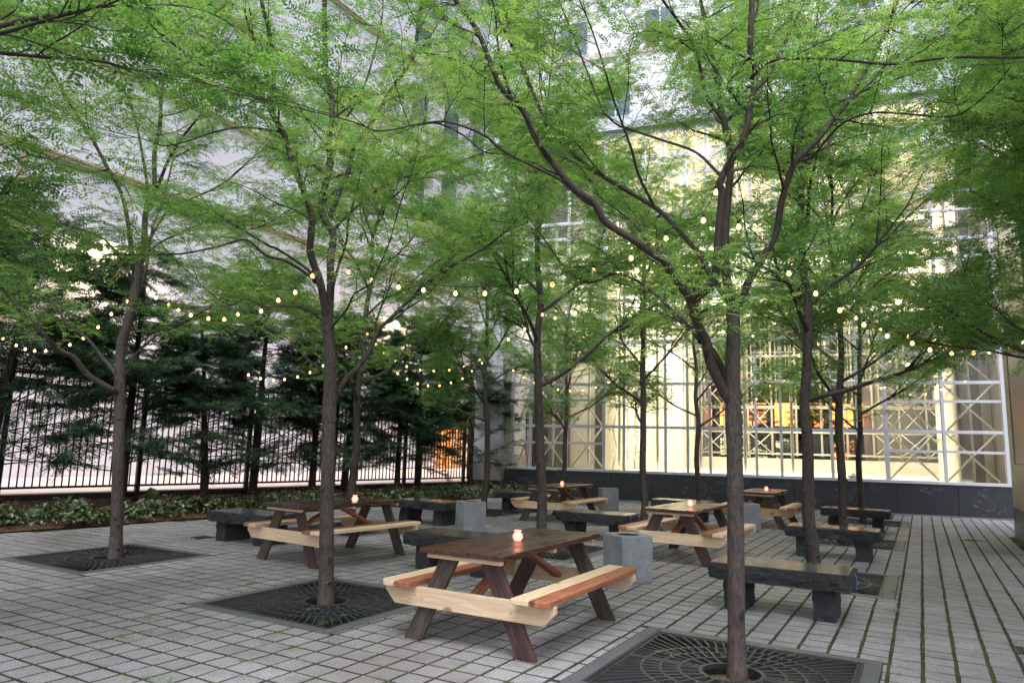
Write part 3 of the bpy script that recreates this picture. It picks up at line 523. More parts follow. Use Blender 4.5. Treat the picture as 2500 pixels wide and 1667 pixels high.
for (x, y, h), lab in zip(DRAINS, ('small rusty floor drain at the right edge of the paving', 'small leafy floor drain behind the far left tree grate', 'shallow floor drain on the right beside the farthest benches')):
    t_ = thing('floor_drain', lab, 'drain', (x, y, 0))
    mb = MB(); mb.box(-h, h, -h, -h+.02, -.03, 0.0); mb.box(-h, h, h-.02, h, -.03, 0.0); mb.box(-h, -h+.02, -h+.02, h-.02, -.03, .0005); mb.box(h-.02, h, -h+.02, h-.02, -.03, .0005)
    mb.obj('drain_frame', M['iron'], t_)
    mb = MB(); mb.box(-h+.02, h-.02, -h+.02, h-.02, -.03, -.0105)
    for k in range(9):
        xx = -h + .035 + k * (2*h - .07) / 8; mb.box(xx - .006, xx + .006, -h + .021, h - .021, -.0104, -.002)
    mb.obj('drain_bars', M['iron'], t_)

# ---------------------------------------------------------------- picnic tables
def pboard(w, t, L, ends=None, b=.004, rnd=0.0, name='board'):
    """board: length along local Y, width X, thickness Z, centred; ends: chamfered corners [(sx, sy, cut)]"""
    mb = MB()
    if not ends:
        mb.bbox(-w/2, w/2, -L/2, L/2, -t/2, t/2, b, rnd=rnd)
    else:
        pts = []
        for sx, sy in ((-1,-1),(1,-1),(1,1),(-1,1)):
            cut = [c for a, b_, c in ends if a == sx and b_ == sy]
            if cut:
                c = cut[0]
                p1 = (sx*w/2, sy*(L/2 - c)); p2 = (sx*(w/2 - c), sy*L/2)
                pts += [p1, p2] if (sx, sy) in ((1,1),(-1,-1)) else [p2, p1]
            else: pts.append((sx*w/2, sy*L/2))
        bm = bmesh.new(); vs = [bm.verts.new((x, y, -t/2)) for x, y in pts]
        f = bm.faces.new(vs); r = bmesh.ops.extrude_face_region(bm, geom=[f])
        bmesh.ops.translate(bm, verts=[e for e in r['geom'] if isinstance(e, bmesh.types.BMVert)], vec=(0, 0, t))
        bmesh.ops.recalc_face_normals(bm, faces=bm.faces)
        bmesh.ops.bevel(bm, geom=list(bm.edges), offset=b, segments=1, affect='EDGES')
        me = bpy.data.meshes.new(name); bm.to_mesh(me); bm.free(); return me
    return mb.mesh(name)
def cutboard(poly, y0, y1, b=.003):
    bm = bmesh.new(); vs = [bm.verts.new((x, y0, z)) for x, z in poly]
    f = bm.faces.new(vs); r = bmesh.ops.extrude_face_region(bm, geom=[f])
    bmesh.ops.translate(bm, verts=[e for e in r['geom'] if isinstance(e, bmesh.types.BMVert)], vec=(0, y1 - y0, 0))
    bmesh.ops.recalc_face_normals(bm, faces=bm.faces)
    bmesh.ops.bevel(bm, geom=list(bm.edges), offset=b, segments=1, affect='EDGES')
    me = bpy.data.meshes.new('cut_board'); bm.to_mesh(me); bm.free(); return me

def make_table(x, y, rz, label, seats, top_mat='wood_dark', legs=('wood_grey', 'wood_maroon'), seed=1, beam='pine_pale'):
    rr = random.Random(seed)
    g = thing('picnic_table', label, 'picnic table', (x, y, 0), rz, 'picnic tables on the plaza')
    H = .722; LT = 1.80
    tp = MB(); w = .143
    for k in range(5):
        c = (k - 2) * (w + .005); e0 = rr.uniform(-.006, .006); e1 = rr.uniform(-.006, .006)
        tp.bbox(c - w/2, c + w/2, -LT/2 + e0, LT/2 + e1, H - .04, H + rr.uniform(-.001, .001), .004, rnd=rr.uniform(.3, .7))
    tp.obj('tabletop', M[top_mat], g)
    for yy in (-.83, 0, .83):
        link('cleat', pboard(.045, .036, .66 + (0 if yy else .04), name='cleat'), M['pine_pale'], g, (0, yy, H - .0595), (0, 0, PI/2))
    zt = H - .078
    for sy in (-1, 1):
        for sx, mt in ((-1, legs[0] if sy < 0 else legs[1]), (1, legs[1] if sy < 0 else legs[0])):
            dx = (.425 - .10) ; L = math.hypot(dx, zt); a = math.atan2(dx, zt)
            # parallelogram leg in local frame: grain along local Y
            c, s_ = math.cos(a), math.sin(a)
            poly = []
            for px, pz in ((.425, .001), (.585, .001), (.262, zt), (.102, zt)):
                X = sx*(px - .343); Z = pz - zt/2
                # rotate so that the leg axis becomes vertical
                aa = sx * a
                poly.append((X*math.cos(aa) + Z*math.sin(aa), -X*math.sin(aa) + Z*math.cos(aa)))
            bm = bmesh.new(); vs = [bm.verts.new((px, pz, -.02)) for px, pz in poly]
            f = bm.faces.new(vs); r = bmesh.ops.extrude_face_region(bm, geom=[f])
            bmesh.ops.translate(bm, verts=[e for e in r['geom'] if isinstance(e, bmesh.types.BMVert)], vec=(0, 0, .04))
            bmesh.ops.recalc_face_normals(bm, faces=bm.faces); bmesh.ops.bevel(bm, geom=list(bm.edges), offset=.003, segments=1, affect='EDGES')
            me = bpy.data.meshes.new('leg'); bm.to_mesh(me); bm.free()
            o = link('leg', me, M[mt], g)
            # local XY plane -> world XZ plane, then lean
            o.matrix_local = Matrix.Translation((sx*.343, sy*.745, zt/2)) @ Matrix.Rotation(-sx*a, 4, 'Y') @ Matrix.Rotation(PI/2, 4, 'X')
    # cross beams, outside the legs
    for sy in (-1, 1):
        me = pboard(.145, .04, 1.50, [(-1, 1, .09), (-1, -1, .09)], name='crossbeam')
        o = link('crossbeam', me, M[beam], g)
        o.matrix_local = Matrix.Translation((0, sy*.787, .335)) @ Matrix(((0,1,0,0),(0,0,1 if sy < 0 else 1,0),(1,0,0,0),(0,0,0,1)))
        for bx in (-.455, -.395, .395, .455):
            bb = MB(); bb.lathe([(0, .006), (.006, .005), (.008, 0)], 8); q = bb.obj('bolt', M['steel'], o)
            q.matrix_parent_inverse = Matrix.Identity(4)
            q.location = ((.012 if abs(bx) > .42 else -.012), bx, (.02 if sy > 0 else -.02))
            if sy < 0: q.rotation_euler = (PI, 0, 0)
    # braces from the beams up to the middle cleat
    for sy in (-1, 1):
        p0 = Vector((0, sy*.752, .33)); p1 = Vector((0, sy*.09, zt - .01)); d = p1 - p0
        o = link('brace', pboard(.09, .04, d.length, name='brace'), M['wood_red'], g)
        ang = math.atan2(d.z, d.y)
        o.matrix_local = Matrix.Translation((p0 + p1) / 2) @ Matrix.Rotation(ang, 4, 'X')
    # seats: two boards each; seats = (left-outer, left-inner, right-inner, right-outer) materials
    for k, (xc, mt) in enumerate(zip((-.668, -.522, .522, .668), seats)):
        outer = k in (0, 3); sx = -1 if k < 2 else 1
        ends = [(sx, 1, .05), (sx, -1, .05)] if outer else None
        link('seat_board', pboard(.143, .04, 1.83, ends, name='seat_board'), M[mt], g, (xc, 0, .429))
    return g
PP, WR, PT = 'pine_pale', 'wood_red', 'pine_tan'
make_table(-3.01, 5.42, 0, 'nearest picnic table, large in the foreground with red and pale bench boards', (PP, WR, PP, WR), seed=3)
make_table(-6.82, 7.24, -math.radians(5), 'picnic table behind the second tree trunk, with dark red-brown top', (WR, PP, WR, PP), seed=5)
make_table(-2.97, 10.42, -math.radians(2), 'picnic table beyond the concrete bin, left of the nearest right-hand trunk', (WR, PP, WR, PP), seed=8)
make_table(-6.72, 13.9, 0, 'picnic table farthest back on the left, before the dark stone plinth', (PT, PP, PT, PP), top_mat='wood_dark', legs=('wood_grey', 'wood_grey'), seed=11)
make_table(-2.95, 16.0, 0, 'picnic table farthest back, right of the nearest right-hand trunk', (PP, WR, PP, WR), legs=('wood_grey', 'wood_grey'), seed=14, beam='pine_tan')
JARS = [(-2.97, 5.33, 'round glowing candle jar on the nearest picnic table'), (-6.58, 7.33, 'glowing candle jar on the table behind the second trunk'),
        (-2.93, 10.35, 'pink glowing candle jar on the table beyond the concrete bin'), (-6.62, 13.75, 'small glowing candle jar on the far left table'), (-2.88, 15.9, 'small glowing candle jar on the farthest right-hand table')]
j0 = None
for x, y, lab in JARS:
    if j0 is None:
        g = j0 = thing('candle_jar', lab, 'candle jar', (x, y, .7235), group='candle jars on the tables')
        mb = MB(); mb.lathe([(0, 0), (.024, 0), (.034, .008), (.042, .028), (.043, .042), (.036, .060), (.026, .070), (.024, .074), (.033, .084), (.034, .088), (.030, .086), (.022, .074), (.033, .058), (.039, .040), (.038, .028), (.030, .012), (0, .010)], 24)
        mb.obj('jar_glass', M['jar'], g, smooth=True)
        mb = MB(); mb.lathe([(0, .012), (.026, .013), (.030, .030), (0, .031)], 16); mb.obj('wax', M['wax'], g, smooth=True)
        mb = MB(); mb.lathe([(0, .031), (.006, .036), (.007, .044), (.003, .055), (0, .062)], 8); mb.obj('flame', M['flame'], g, smooth=True)
    else:
        g = copy_tree(j0); g.location = (x, y, .7235); g['label'] = lab
# ---------------------------------------------------------------- stone benches
def rock(name, sx, sy, sz, seed, top_flat=True, amp=.022, cell=.019, mats=('granite_rough', 'granite_top')):
    bm = bmesh.new()
    nx, ny, nz = [max(3, int(v / cell)) for v in (sx, sy, sz)]
    vmap = {}
    def vert(i, j, k):
        if (i, j, k) not in vmap:
            p = Vector((sx*(i/nx - .5), sy*(j/ny - .5), sz*(k/nz - .5)))
            q = p * 7 + Vector((seed*3.1, 0, 0))
            onx = i in (0, nx); ony = j in (0, ny); top = k == nz; bot = k == 0
            a = noise.fractal(q, .9, 2.1, 4) ; a2 = abs(noise.noise(q * 1.6 + Vector((9, 9, 9))))
            h = amp * (a * .7 + a2 * .7 - .10 + .55 * (1 - 2 * abs(noise.noise(Vector((q.x * 1.6, q.y * 1.6, q.z * 5.5 + 3))))))
            edge = math.sin(PI * min(1, max(0, k/nz)))
            bulge = .006 * edge
            if top and top_flat: h = h * .12 - .004; bulge = 0
            if onx: p.x += (1 if i else -1) * (h + bulge)
            if ony: p.y += (1 if j else -1) * (h + bulge)
            if bot: p.z -= h * .3
            elif top and not top_flat: p.z += 0
            vmap[i, j, k] = bm.verts.new(p)
        return vmap[i, j, k]
    for i in range(nx):
        for j in range(ny):
            f = bm.faces.new((vert(i,j,nz), vert(i+1,j,nz), vert(i+1,j+1,nz), vert(i,j+1,nz))); f.material_index = 1 if top_flat else 0
            bm.faces.new((vert(i,j,0), vert(i,j+1,0), vert(i+1,j+1,0), vert(i+1,j,0)))
    for i in range(nx):
        for k in range(nz):
            bm.faces.new((vert(i,0,k), vert(i+1,0,k), vert(i+1,0,k+1), vert(i,0,k+1)))
            bm.faces.new((vert(i,ny,k), vert(i,ny,k+1), vert(i+1,ny,k+1), vert(i+1,ny,k)))
    for j in range(ny):
        for k in range(nz):
            bm.faces.new((vert(0,j,k), vert(0,j,k+1), vert(0,j+1,k+1), vert(0,j+1,k)))
            bm.faces.new((vert(nx,j,k), vert(nx,j+1,k), vert(nx,j+1,k+1), vert(nx,j,k+1)))
    bmesh.ops.recalc_face_normals(bm, faces=bm.faces)
    me = bpy.data.meshes.new(name); bm.to_mesh(me); bm.free()
    for m_ in mats: me.materials.append(M[m_])
    return me
SL = [rock('slab', 1.24, .60, .15, s) for s in (1, 2, 3)]
LG = [rock('leg', .18, .44, .29, s + 10, False, .012, .03) for s in (1, 2, 3)]
BENCH = [(-1.24, 7.50, 0, 'nearest stone bench on the right, blue tape on its end'), (-1.20, 11.85, 0, 'second stone bench on the right, beyond the nearest one'),
         (-1.22, 16.30, 0, 'third and farthest stone bench on the right'), (-4.84, 11.45, 0, 'stone bench with blue tape between the middle picnic tables'),
         (-4.93, 7.42, 0, 'stone bench directly behind the nearest picnic table'), (-8.33, 11.35, 0, 'stone bench left of the pale concrete bin, before the bed'),
         (-8.72, 7.50, 0, 'stone bench at left, partly hidden by a picnic table'), (-8.30, 15.2, 0, 'stone bench behind the far left picnic table'),
         (-4.62, 15.75, 0, 'stone bench behind the middle picnic table, near the plinth')]
for k, (x, y, rz, lab) in enumerate(BENCH):
    g = thing('stone_bench', lab, 'bench', (x, y, 0), rz, 'rough black granite benches')
    o = link('slab', SL[k % 3], None, g, (0, 0, .365), (0, 0, PI if k % 2 else 0))
    for q, xx in enumerate((-.40, .40)):
        link('leg', LG[(k + q) % 3], None, g, (xx, 0, .144), (0, 0, PI*q))
def ribbon(x, y, lab, seed):
    r = random.Random(seed); mb = MB()
    pts = [(0, 0, .44), (.012, .004, .41), (.016, -.01, .37), (.013, .012, .33), (.006, .03, .30)]
    for off in (0, .03):
        mb2 = [(p[0] + .012, p[1] + off * (1 - 2*i/4), p[2]) for i, p in enumerate(pts)]
        for i in range(4):
            a, b = Vector(mb2[i]), Vector(mb2[i+1]); w_ = Vector((0, .011, 0))
            mb.add([a - w_, a + w_, b + w_, b - w_, a - w_ + Vector((.003,0,0)), a + w_ + Vector((.003,0,0)), b + w_ + Vector((.003,0,0)), b - w_ + Vector((.003,0,0))],
                   [(0,1,2,3),(7,6,5,4),(0,4,5,1),(1,5,6,2),(2,6,7,3),(3,7,4,0)])
    o = mb.obj('tape_strip', M['ribbon_blue']); o.location = (x, y, 0)
    tag(o, lab, 'tape')
ribbon(-.595, 7.36, 'bright blue tape stuck on the end of the nearest right-hand bench', 1)
ribbon(-4.195, 11.25, 'bright blue tape crossed on the end of the middle bench', 2)
# ---------------------------------------------------------------- concrete bins
def bin_mesh():
    bm = bmesh.new(); h = .53; a = .205; r = .135; n = 32
    ring = []; sq = []
    for k in range(n):
        an = 2*PI*(k+.5)/n; c, s = math.cos(an), math.sin(an); m_ = max(abs(c), abs(s))
        ring.append((r*c, r*s)); sq.append((a*c/m_, a*s/m_))
    # snap nearest to corners
    for cx in (-a, a):
        for cy in (-a, a):
            k = min(range(n), key=lambda i: (sq[i][0]-cx)**2 + (sq[i][1]-cy)**2); sq[k] = (cx, cy)
    V = lambda L, z: [bm.verts.new((x, y, z)) for x, y in L]
    inner_b = V([(x*.97, y*.97) for x, y in ring], h - .40); inner_t = V(ring, h - .008); inner_l = V([(x*1.05, y*1.05) for x, y in ring], h)
    out_l = V([(x*.975, y*.975) for x, y in sq], h); out_t = V(sq, h - .010); out_b0 = V(sq, .03); out_b = V([(x*.95, y*.95) for x, y in sq], 0.0)
    for A, B in ((inner_b, inner_t), (inner_t, inner_l), (inner_l, out_l), (out_l, out_t), (out_t, out_b0), (out_b0, out_b)):
        for k in range(n): bm.faces.new((A[k], A[(k+1)%n], B[(k+1)%n], B[k]))
    bm.faces.new(inner_b); bm.faces.new(out_b)
    bmesh.ops.recalc_face_normals(bm, faces=bm.faces)
    me = bpy.data.meshes.new('bin_body'); bm.to_mesh(me); bm.free(); return me
bme = bin_mesh(); bme.materials.append(M['concrete'])
for x, y, rz, lab in ((-3.02, 8.05, 54, 'concrete litter bin behind the right bench of the nearest table'), (-6.93, 17.1, 40, 'concrete litter bin near the plinth beside the far left table'),
                      (-6.95, 10.75, 54, 'concrete litter bin beside the stone bench at left centre'), (-3.05, 14.6, 40, 'concrete litter bin half hidden by the nearest right-hand trunk')):
    g = thing('litter_bin', lab, 'litter bin', (x, y, 0), math.radians(rz), 'square concrete litter bins')
    link('bin_body', bme, None, g)
    mb = MB(); mb.lathe([(.1335, .45), (.1345, .524), (.127, .525), (.122, .45), (.10, .14), (0, .14)], 24); mb.obj('shade_liner', M['void'], g, smooth=True)  # near-black liner raised to the rim, painting the shade inside the opening
# ---------------------------------------------------------------- fence and low wall along the planting bed
F0 = Vector((fence_x(2.0), 2.0, 0)); F1 = Vector((fence_x(24.2), 24.2, 0)); FD = (F1 - F0); FL = FD.length; FA = math.atan2(-FD.x, FD.y)
fg = thing('picket_fence', 'tall black metal picket fence behind the evergreens along the planting bed', 'fence', tuple(F0), FA)
NB = 9; BW = FL / NB
for k in range(NB + 1):
    mb = MB(); y = k * BW; mb.bbox(-.045, .045, y - .045, y + .045, -.05, 2.86, .004); mb.bbox(-.055, .055, y - .055, y + .055, 2.86, 2.90, .01)
    mb.obj('post', M['fence_black'], fg)
for k in range(NB):
    mb = MB(); y0 = k * BW + .046; y1 = (k + 1) * BW - .046
    for z in (.46, 2.45, 2.66): mb.box(-.020, .020, y0, y1, z, z + .045)
    n = int(round((y1 - y0) / .128))
    for i in range(1, n):
        y = y0 + (y1 - y0) * i / n; mb.box(-.012, .012, y - .012, y + .012, .462, 2.80)
    mb.obj('picket_panel', M['fence_black'], fg)
lw = thing('low_wall', 'low tan kerb wall with weep holes and dark cap below the fence', 'wall', tuple(F0), FA)
mb = MB(); mb.box(-.42, -.16, -8, FL + .3, -.1, .24); mb.obj('wall_body', M['curb_tan'], lw)
mb = MB(); mb.bbox(-.46, -.10, -8, FL + .3, .24, .345, .01); mb.obj('cap', M['curb_cap'], lw)
mb = MB(); y = -2.0
while y < FL:
    mb.tube([(-.17, y, .16), (-.157, y, .16)], .018, 10); y += .66
mb.obj('weep_holes', M['void'], lw)

# ---------------------------------------------------------------- white building across the street
FX = -22.0
bl = thing('office_building', 'large white panelled building with tan ledges beyond the black fence', 'building', (FX, 0, 0))
DY0, DY1, DH = 30.4, 34.2, 3.3
mb = MB()
mb.box(-14, 0, -40, DY0, 0, 34); mb.box(-14, 0, DY1, 75, 0, 34); mb.box(-14, 0, DY0, DY1, DH, 34); mb.box(-14, -1.6, DY0, DY1, 0, DH)
w_ = mb.obj('facade', M['facade_white'], bl)
for z in (9.75, 13.25, 17.2, 21.2, 25.2):
    mb = MB(); mb.box(.002, .20, -40, 75, z, z + .07); mb.box(.002, .15, -40, 75, z - .10, z - .003, 0); mb.obj('ledge', M['ledge_tan'], bl)
for z in (1.15, 4.2, 6.9, 8.4, 11.5, 15.2, 19.2):
    mb = MB(); mb.box(-.01, .006, -40, DY0 if z < DH else 75, z, z + .018)
    if z < DH: mb.box(-.01, .006, DY1, 75, z, z + .018)
    mb.obj('panel_joint', M['cornice'], bl)
y = -36.5
while y < 74:
    if not DY0 - .3 < y < DY1 + .3:
        mb = MB(); mb.box(.002, .09, y - .11, y + .11, .27, 9.58); mb.obj('pilaster', M['ledge_tan'] if int(y) % 2 else M['cornice'], bl)
    y += 6.6
for r_, z in enumerate((14.1, 18.1, 22.1)):
    y = 27.0
    while y < 70:
        f = MB(); f.box(-.02, .03, y, y + 1.5, z, z + 2.1); wf = f.obj('window', M['mullion_metal'], bl)
        p = MB(); p.box(.0305, .036, y + .07, y + 1.43, z + .07, z + 2.03); p.obj('pane', M['window_blue'], wf); y += 2.9
mb = MB(); mb.box(-1.59, -1.5, DY0 + .02, DY1 - .02, .27, DH - .02); dr = mb.obj('entrance', M['lit_window'], bl)
mb = MB()
for k in range(7): yy = DY0 + .05 + k * (DY1 - DY0 - .1) / 6; mb.box(-.25, -.17, yy - .035, yy + .035, .27, DH)
mb.box(-.25, -.17, DY0, DY1, 2.35, 2.43); mb.obj('entrance_frame', M['ledge_tan'], dr)
mb = MB(); mb.box(-1.49, -.3, DY0 + .02, DY1 - .02, DH - .09, DH - .02); mb.obj('soffit', M['wall_cream'], dr)
def lamp(name, typ, loc, energy, color, parent=None, size=.3, aim=None, **k):
    L = bpy.data.lights.new(name, typ); L.energy = energy; L.color = color
    if typ == 'AREA': L.shape = 'RECTANGLE'; L.size = size if not isinstance(size, tuple) else size[0]; L.size_y = size if not isinstance(size, tuple) else size[1]
    elif typ in ('POINT', 'SPOT'): L.shadow_soft_size = size
    for a, v in k.items(): setattr(L, a, v)
    o = bpy.data.objects.new(name, L); C.objects.link(o); o.location = loc
    if parent is not None: o.parent = parent
    if aim is not None: o.rotation_euler = (Vector(aim) - Vector(loc)).to_track_quat('-Z', 'Y').to_euler()
    return o
for y, lab in ((12.15, 'wall floodlight glowing on the white building behind the far left trees'), (27.1, 'wall floodlight glowing on the white building behind the second row of trees'), (42.1, 'farthest wall floodlight on the white building')):
    g = thing('wall_floodlight', lab, 'lamp', (FX, y, 7.3), group='floodlights on the white building')
    mb = MB(); mb.box(.002, .34, -.04, .04, .25, .33); mb.obj('bracket', M['steel'], g)
    mb = MB(); mb.bbox(.34, .60, -.24, .24, .12, .40, .02); mb.obj('housing', M['steel'], g)
    mb = MB(); mb.box(.36, .58, -.22, .22, .100, .118); mb.obj('lens', M['lamp_glow'], g)
    lamp('flood_beam', 'AREA', (.47, 0, .09), 480, (1, .70, .42), g, (.4, .2), aim=(.05, 0, -1.2))
lamp('entrance_light', 'AREA', (-.8, (DY0 + DY1) / 2, 3.1), 110, (1, .45, .14), bl, (1.0, 3.0), aim=(-.8, (DY0 + DY1) / 2 + .001, 0))

# ---------------------------------------------------------------- glass hall
gh = thing('glass_hall', 'tall glazed hall with white steel frame over a dark stone plinth', 'building', (float(WO[0]), float(WO[1]), 0), WROT)
MU = [-7.83, -7.21, -6.01, -4.78, -4.15, -3.52, -2.88, -2.22, -1.57, -.92, -.27, .41, 1.07, 1.74, 2.43, 3.12, 4.51, 5.93]
TZ = [2.2, 3.53, 4.86, 6.2, 7.55, 8.9, 10.25]; TOP = 11.8
cuts = [-8.5, -7.2, -5.85, -4.55, -3.25, -1.95, -.62, .72, 2.05, 3.3, 4.75, 6.12]
mb = MB()
for a, b in zip(cuts[:-1], cuts[1:]): mb.bbox(a + .003, b - .003, -.05, .20, -.02, .80, .003)
mb.box(-8.45, 6.08, -.02, .19, -.02, .795); mb.obj('plinth', M['slate'], gh)
mb = MB(); mb.bbox(-8.0, 6.10, -.085, .30, .803, .880, .004); mb.obj('sill', M['mullion_metal'], gh)
for t in MU:
    mb = MB(); wd = .05 if t in (-4.78, 3.12, -7.83, 5.93) else .038
    mb.bbox(t - wd, t + wd, -.07, .07, .882, TOP, .003); mb.obj('mullion', M['mullion_metal'], gh)
def trans(a, b, z, h=.04, n0=-.055):
    mb = MB(); mb.box(a, b, n0, .055, z - h, z + h); mb.obj('transom', M['mullion_metal'], gh)
for z in TZ + [TOP]: trans(-7.83, 5.93, z, .043 if z < TOP else .09)
for a, b in ((-7.83, -4.78), (3.12, 5.93)):
    for z in [1.67] + [z + .82 for z in (2.2, 3.53, 4.86, 6.2, 7.55)] : trans(a, b, z, .035, -.05)
for a, b in zip(MU[:-1], MU[1:]):
    mb = MB(); mb.box(a + .036, b - .036, -.004, .004, .882, TOP - .09); mb.obj('glass_pane', M['glass'], gh)
def tube(name, p, q, r=.028, mat='tube_cream', par=None, n=8):
    mb = MB(); mb.tube([p, q], r, n); return mb.obj(name, M[mat], par or gh, smooth=True)
lev = [.9, 2.2, 3.53, 4.86, 6.2, 7.55, 8.9]
for z0, z1 in zip(lev[:5], lev[1:6]):
    for a, b in ((-7.21, -6.01), (-6.01, -4.78), (3.12, 4.51), (4.51, 5.93)):
        tube('brace', (a + .1, .30, z0), (b - .1, .30, z1)); tube('brace', (b - .1, .36, z0), (a + .1, .36, z1))
    tube('brace', (-7.75, .3, z0), (-7.25, .3, z1)); 
for t in (-6.6, -5.4, -4.4, -3.2, -1.9, -.6, .72, 2.08):
    mb = MB(); mb.tube([(t, .55, .9), (t, .55, 1.2), (t, .55, 8.9)], [.012, .045, .045], 8); mb.obj('steel_post', M['tube_cream'], gh, smooth=True)
for z in lev[1:]:
    tube('tie_rail', (-7.7, .55, z + .02), (5.85, .55, z + .02), .022)
DEP = 12.0
mb = MB(); mb.box(-8.6, 9.5, .21, DEP + 3, -.02, .80); mb.obj('hall_floor', M['wall_cream'], gh)
# interior walls
mb = MB(); mb.box(-8.6, -5.05, 3.3, 3.6, .80, 12.5); mb.obj('inner_wall', M['wall_cream'], gh)
mb = MB(); mb.box(-8.6, -8.3, .3, 3.3, .80, 12.5); mb.obj('inner_wall', M['granite_brown'], gh)
mb = MB(); mb.box(-8.29, -7.55, 3.0, 3.29, .80, 12.5); mb.obj('granite_column', M['granite_brown'], gh)
mb = MB(); mb.box(-7.45, -6.75, 2.7, 3.29, .80, 12.5); mb.obj('granite_column', M['granite_brown'], gh)
mb = MB(); mb.box(-5.75, -5.45, 2.9, 3.29, .80, 12.5); mb.obj('granite_column', M['granite_brown'], gh)
# corrugated bright screens at both sides
def screen(p, q, n=46, name='bright_screen'):
    V = []; p = Vector(p); q = Vector(q); d = (q - p); nn = Vector((-d.y, d.x, 0)).normalized(); mb = MB()
    pts = []
    for i in range(n * 4 + 1):
        s = i / (n * 4); pts.append(p + d * s + nn * (.05 * math.sin(i * PI / 2) + .03 * math.sin(i * .37)))
    for i in range(len(pts) - 1):
        a, b = pts[i], pts[i+1]; o = nn * .02
        mb.add([(a.x, a.y, .82), (b.x, b.y, .82), (b.x, b.y, 9.5), (a.x, a.y, 9.5), (a.x+o.x, a.y+o.y, .82), (b.x+o.x, b.y+o.y, .82), (b.x+o.x, b.y+o.y, 9.5), (a.x+o.x, a.y+o.y, 9.5)],
               [(0,1,2,3), (7,6,5,4), (3,2,6,7)])
    return mb.obj(name, M['wall_bright'], gh)
screen((-4.98, 1.0, 0), (-4.72, 9.2, 0)); screen((-4.66, 5.2, 0), (-2.95, 5.6, 0), 16); screen((5.25, 1.9, 0), (6.3, 9.5, 0))
for z in (2.15, 3.5, 4.85, 6.2):
    tube('screen_rail', (-4.80, 1.0, z), (-4.55, 9.2, z), .045); tube('screen_rail', (5.12, 1.9, z), (6.15, 9.5, z), .045)
for k in range(6):
    y0 = 1.1 + k * 1.35
    for z0, z1 in ((.9, 2.15), (2.15, 3.5), (3.5, 4.85)):
        tube('screen_brace', (-4.72 + .03 * k, y0, z0), (-4.69 + .03 * k, y0 + 1.3, z1), .028); tube('screen_brace', (-4.69 + .03 * k, y0 + 1.3, z0), (-4.72 + .03 * k, y0, z1), .028)
mb = MB(); mb.box(-4.7, -2.9, 9.3, 9.6, .80, 12.5); mb.obj('inner_wall', M['wall_cream'], gh)
mb = MB(); mb.box(-3.85, -3.45, 9.0, 9.29, .80, 12.5); mb.obj('granite_column', M['wall_cream'], gh)
mb = MB(); mb.box(5.55, 5.78, 1.5, 1.85, .80, 12.5); mb.obj('granite_column', M['granite_brown'], gh)
mb = MB(); mb.box(5.79, 6.02, 1.45, 1.85, .80, 12.5); mb.obj('cream_pilaster', M['limestone'], gh)
mb = MB(); mb.box(6.03, 6.7, .35, 1.85, .80, 12.5); mb.obj('granite_column', M['granite_brown'], gh)
mb = MB(); mb.box(6.13, 6.7, -.05, .34, -.02, 13); mb.obj('end_pier', M['tower_panel'], gh)
# rear glazing and space frame
mb = MB(); mb.box(-4.9, 8.2, DEP, DEP + .3, .80, 1.30); mb.obj('rear_dado', M['wall_cream'], gh)
rt = [-2.8 + k * 1.02 for k in range(11)]
for t in rt:
    tube('rear_post', (t, DEP, 1.42), (t, DEP, 10.5), .05); tube('rear_post', (t + .2, DEP - .5, 3.6), (t + .2, DEP - .5, 10.5), .035)
for z in (1.5, 2.45, 3.6, 4.75, 5.9, 7.1, 8.3):
    tube('rear_rail', (-2.9, DEP - .06, z), (7.6, DEP - .06, z), .040)
    if z > 3: tube('rear_rail', (-2.9, DEP - .5, z - .1), (7.6, DEP - .5, z - .1), .03)
for k in list(range(0, 3)) + list(range(7, 10)):
    for z0, z1 in ((1.5, 2.45), (2.45, 3.6), (3.6, 4.75), (4.75, 5.9)):
        tube('rear_brace', (rt[k], DEP - .12, z0), (rt[k+1], DEP - .12, z1), .022); tube('rear_brace', (rt[k+1], DEP - .12, z0), (rt[k], DEP - .12, z1), .022)
mb = MB(); mb.box(-2.9, 7.6, DEP + .1, DEP + .12, 1.42, 10.5); mb.obj('rear_glass', M['glass'], gh)
# upper crossing beams, catwalk frames seen through the tree crowns
for z in (6.9, 8.3, 9.7):
    for n_ in (2.5, 5.0, 7.5):
        mb = MB(); mb.box(-4.8, 6.2, n_ - .12, n_ + .12, z, z + .28); mb.obj('cross_beam', M['wall_bright'], gh)
for t in (-3.6, -2.2, -.9, .4, 1.7, 3.1, 4.4):
    mb = MB(); mb.box(t - .10, t + .10, 1.2, 11.8, 6.55, 6.85); mb.obj('cross_beam', M['wall_bright'], gh)
# sloping glazed roof
mb = MB(); mb.prism([(-.1, TOP + .09), (6.0, 13.6), (6.0, 13.75), (-.1, TOP + .22)], -7.9, 6.1, 'x'); mb.obj('roof', M['wall_cream'], gh)
mb = MB(); mb.box(-8.5, 6.2, -.25, .12, TOP + .092, TOP + .55); mb.obj('gutter', M['mullion_metal'], gh)
mb = MB(); mb.box(-8.6, 9.4, 6.1, DEP + 3, 12.5, 13.0); mb.obj('ceiling', M['wall_cream'], gh)
for k in range(13):      # fine lattice of thin tubes close behind the glass
    t = -4.45 + k * .62
    zb = .82 if t < -2.1 else 3.55
    tube('lattice_post', (t, 2.3, zb), (t, 2.3, 11.2), .022); tube('lattice_post', (t + .16, 3.0, zb), (t + .16, 3.0, 11.2), .016)
for z in [1.45 + .66 * i for i in range(15)]: tube('lattice_rail', (-4.6, 2.26, z), (3.2 if z > 3.5 else -1.97, 2.26, z), .014 if int(z * 10) % 2 else .022)
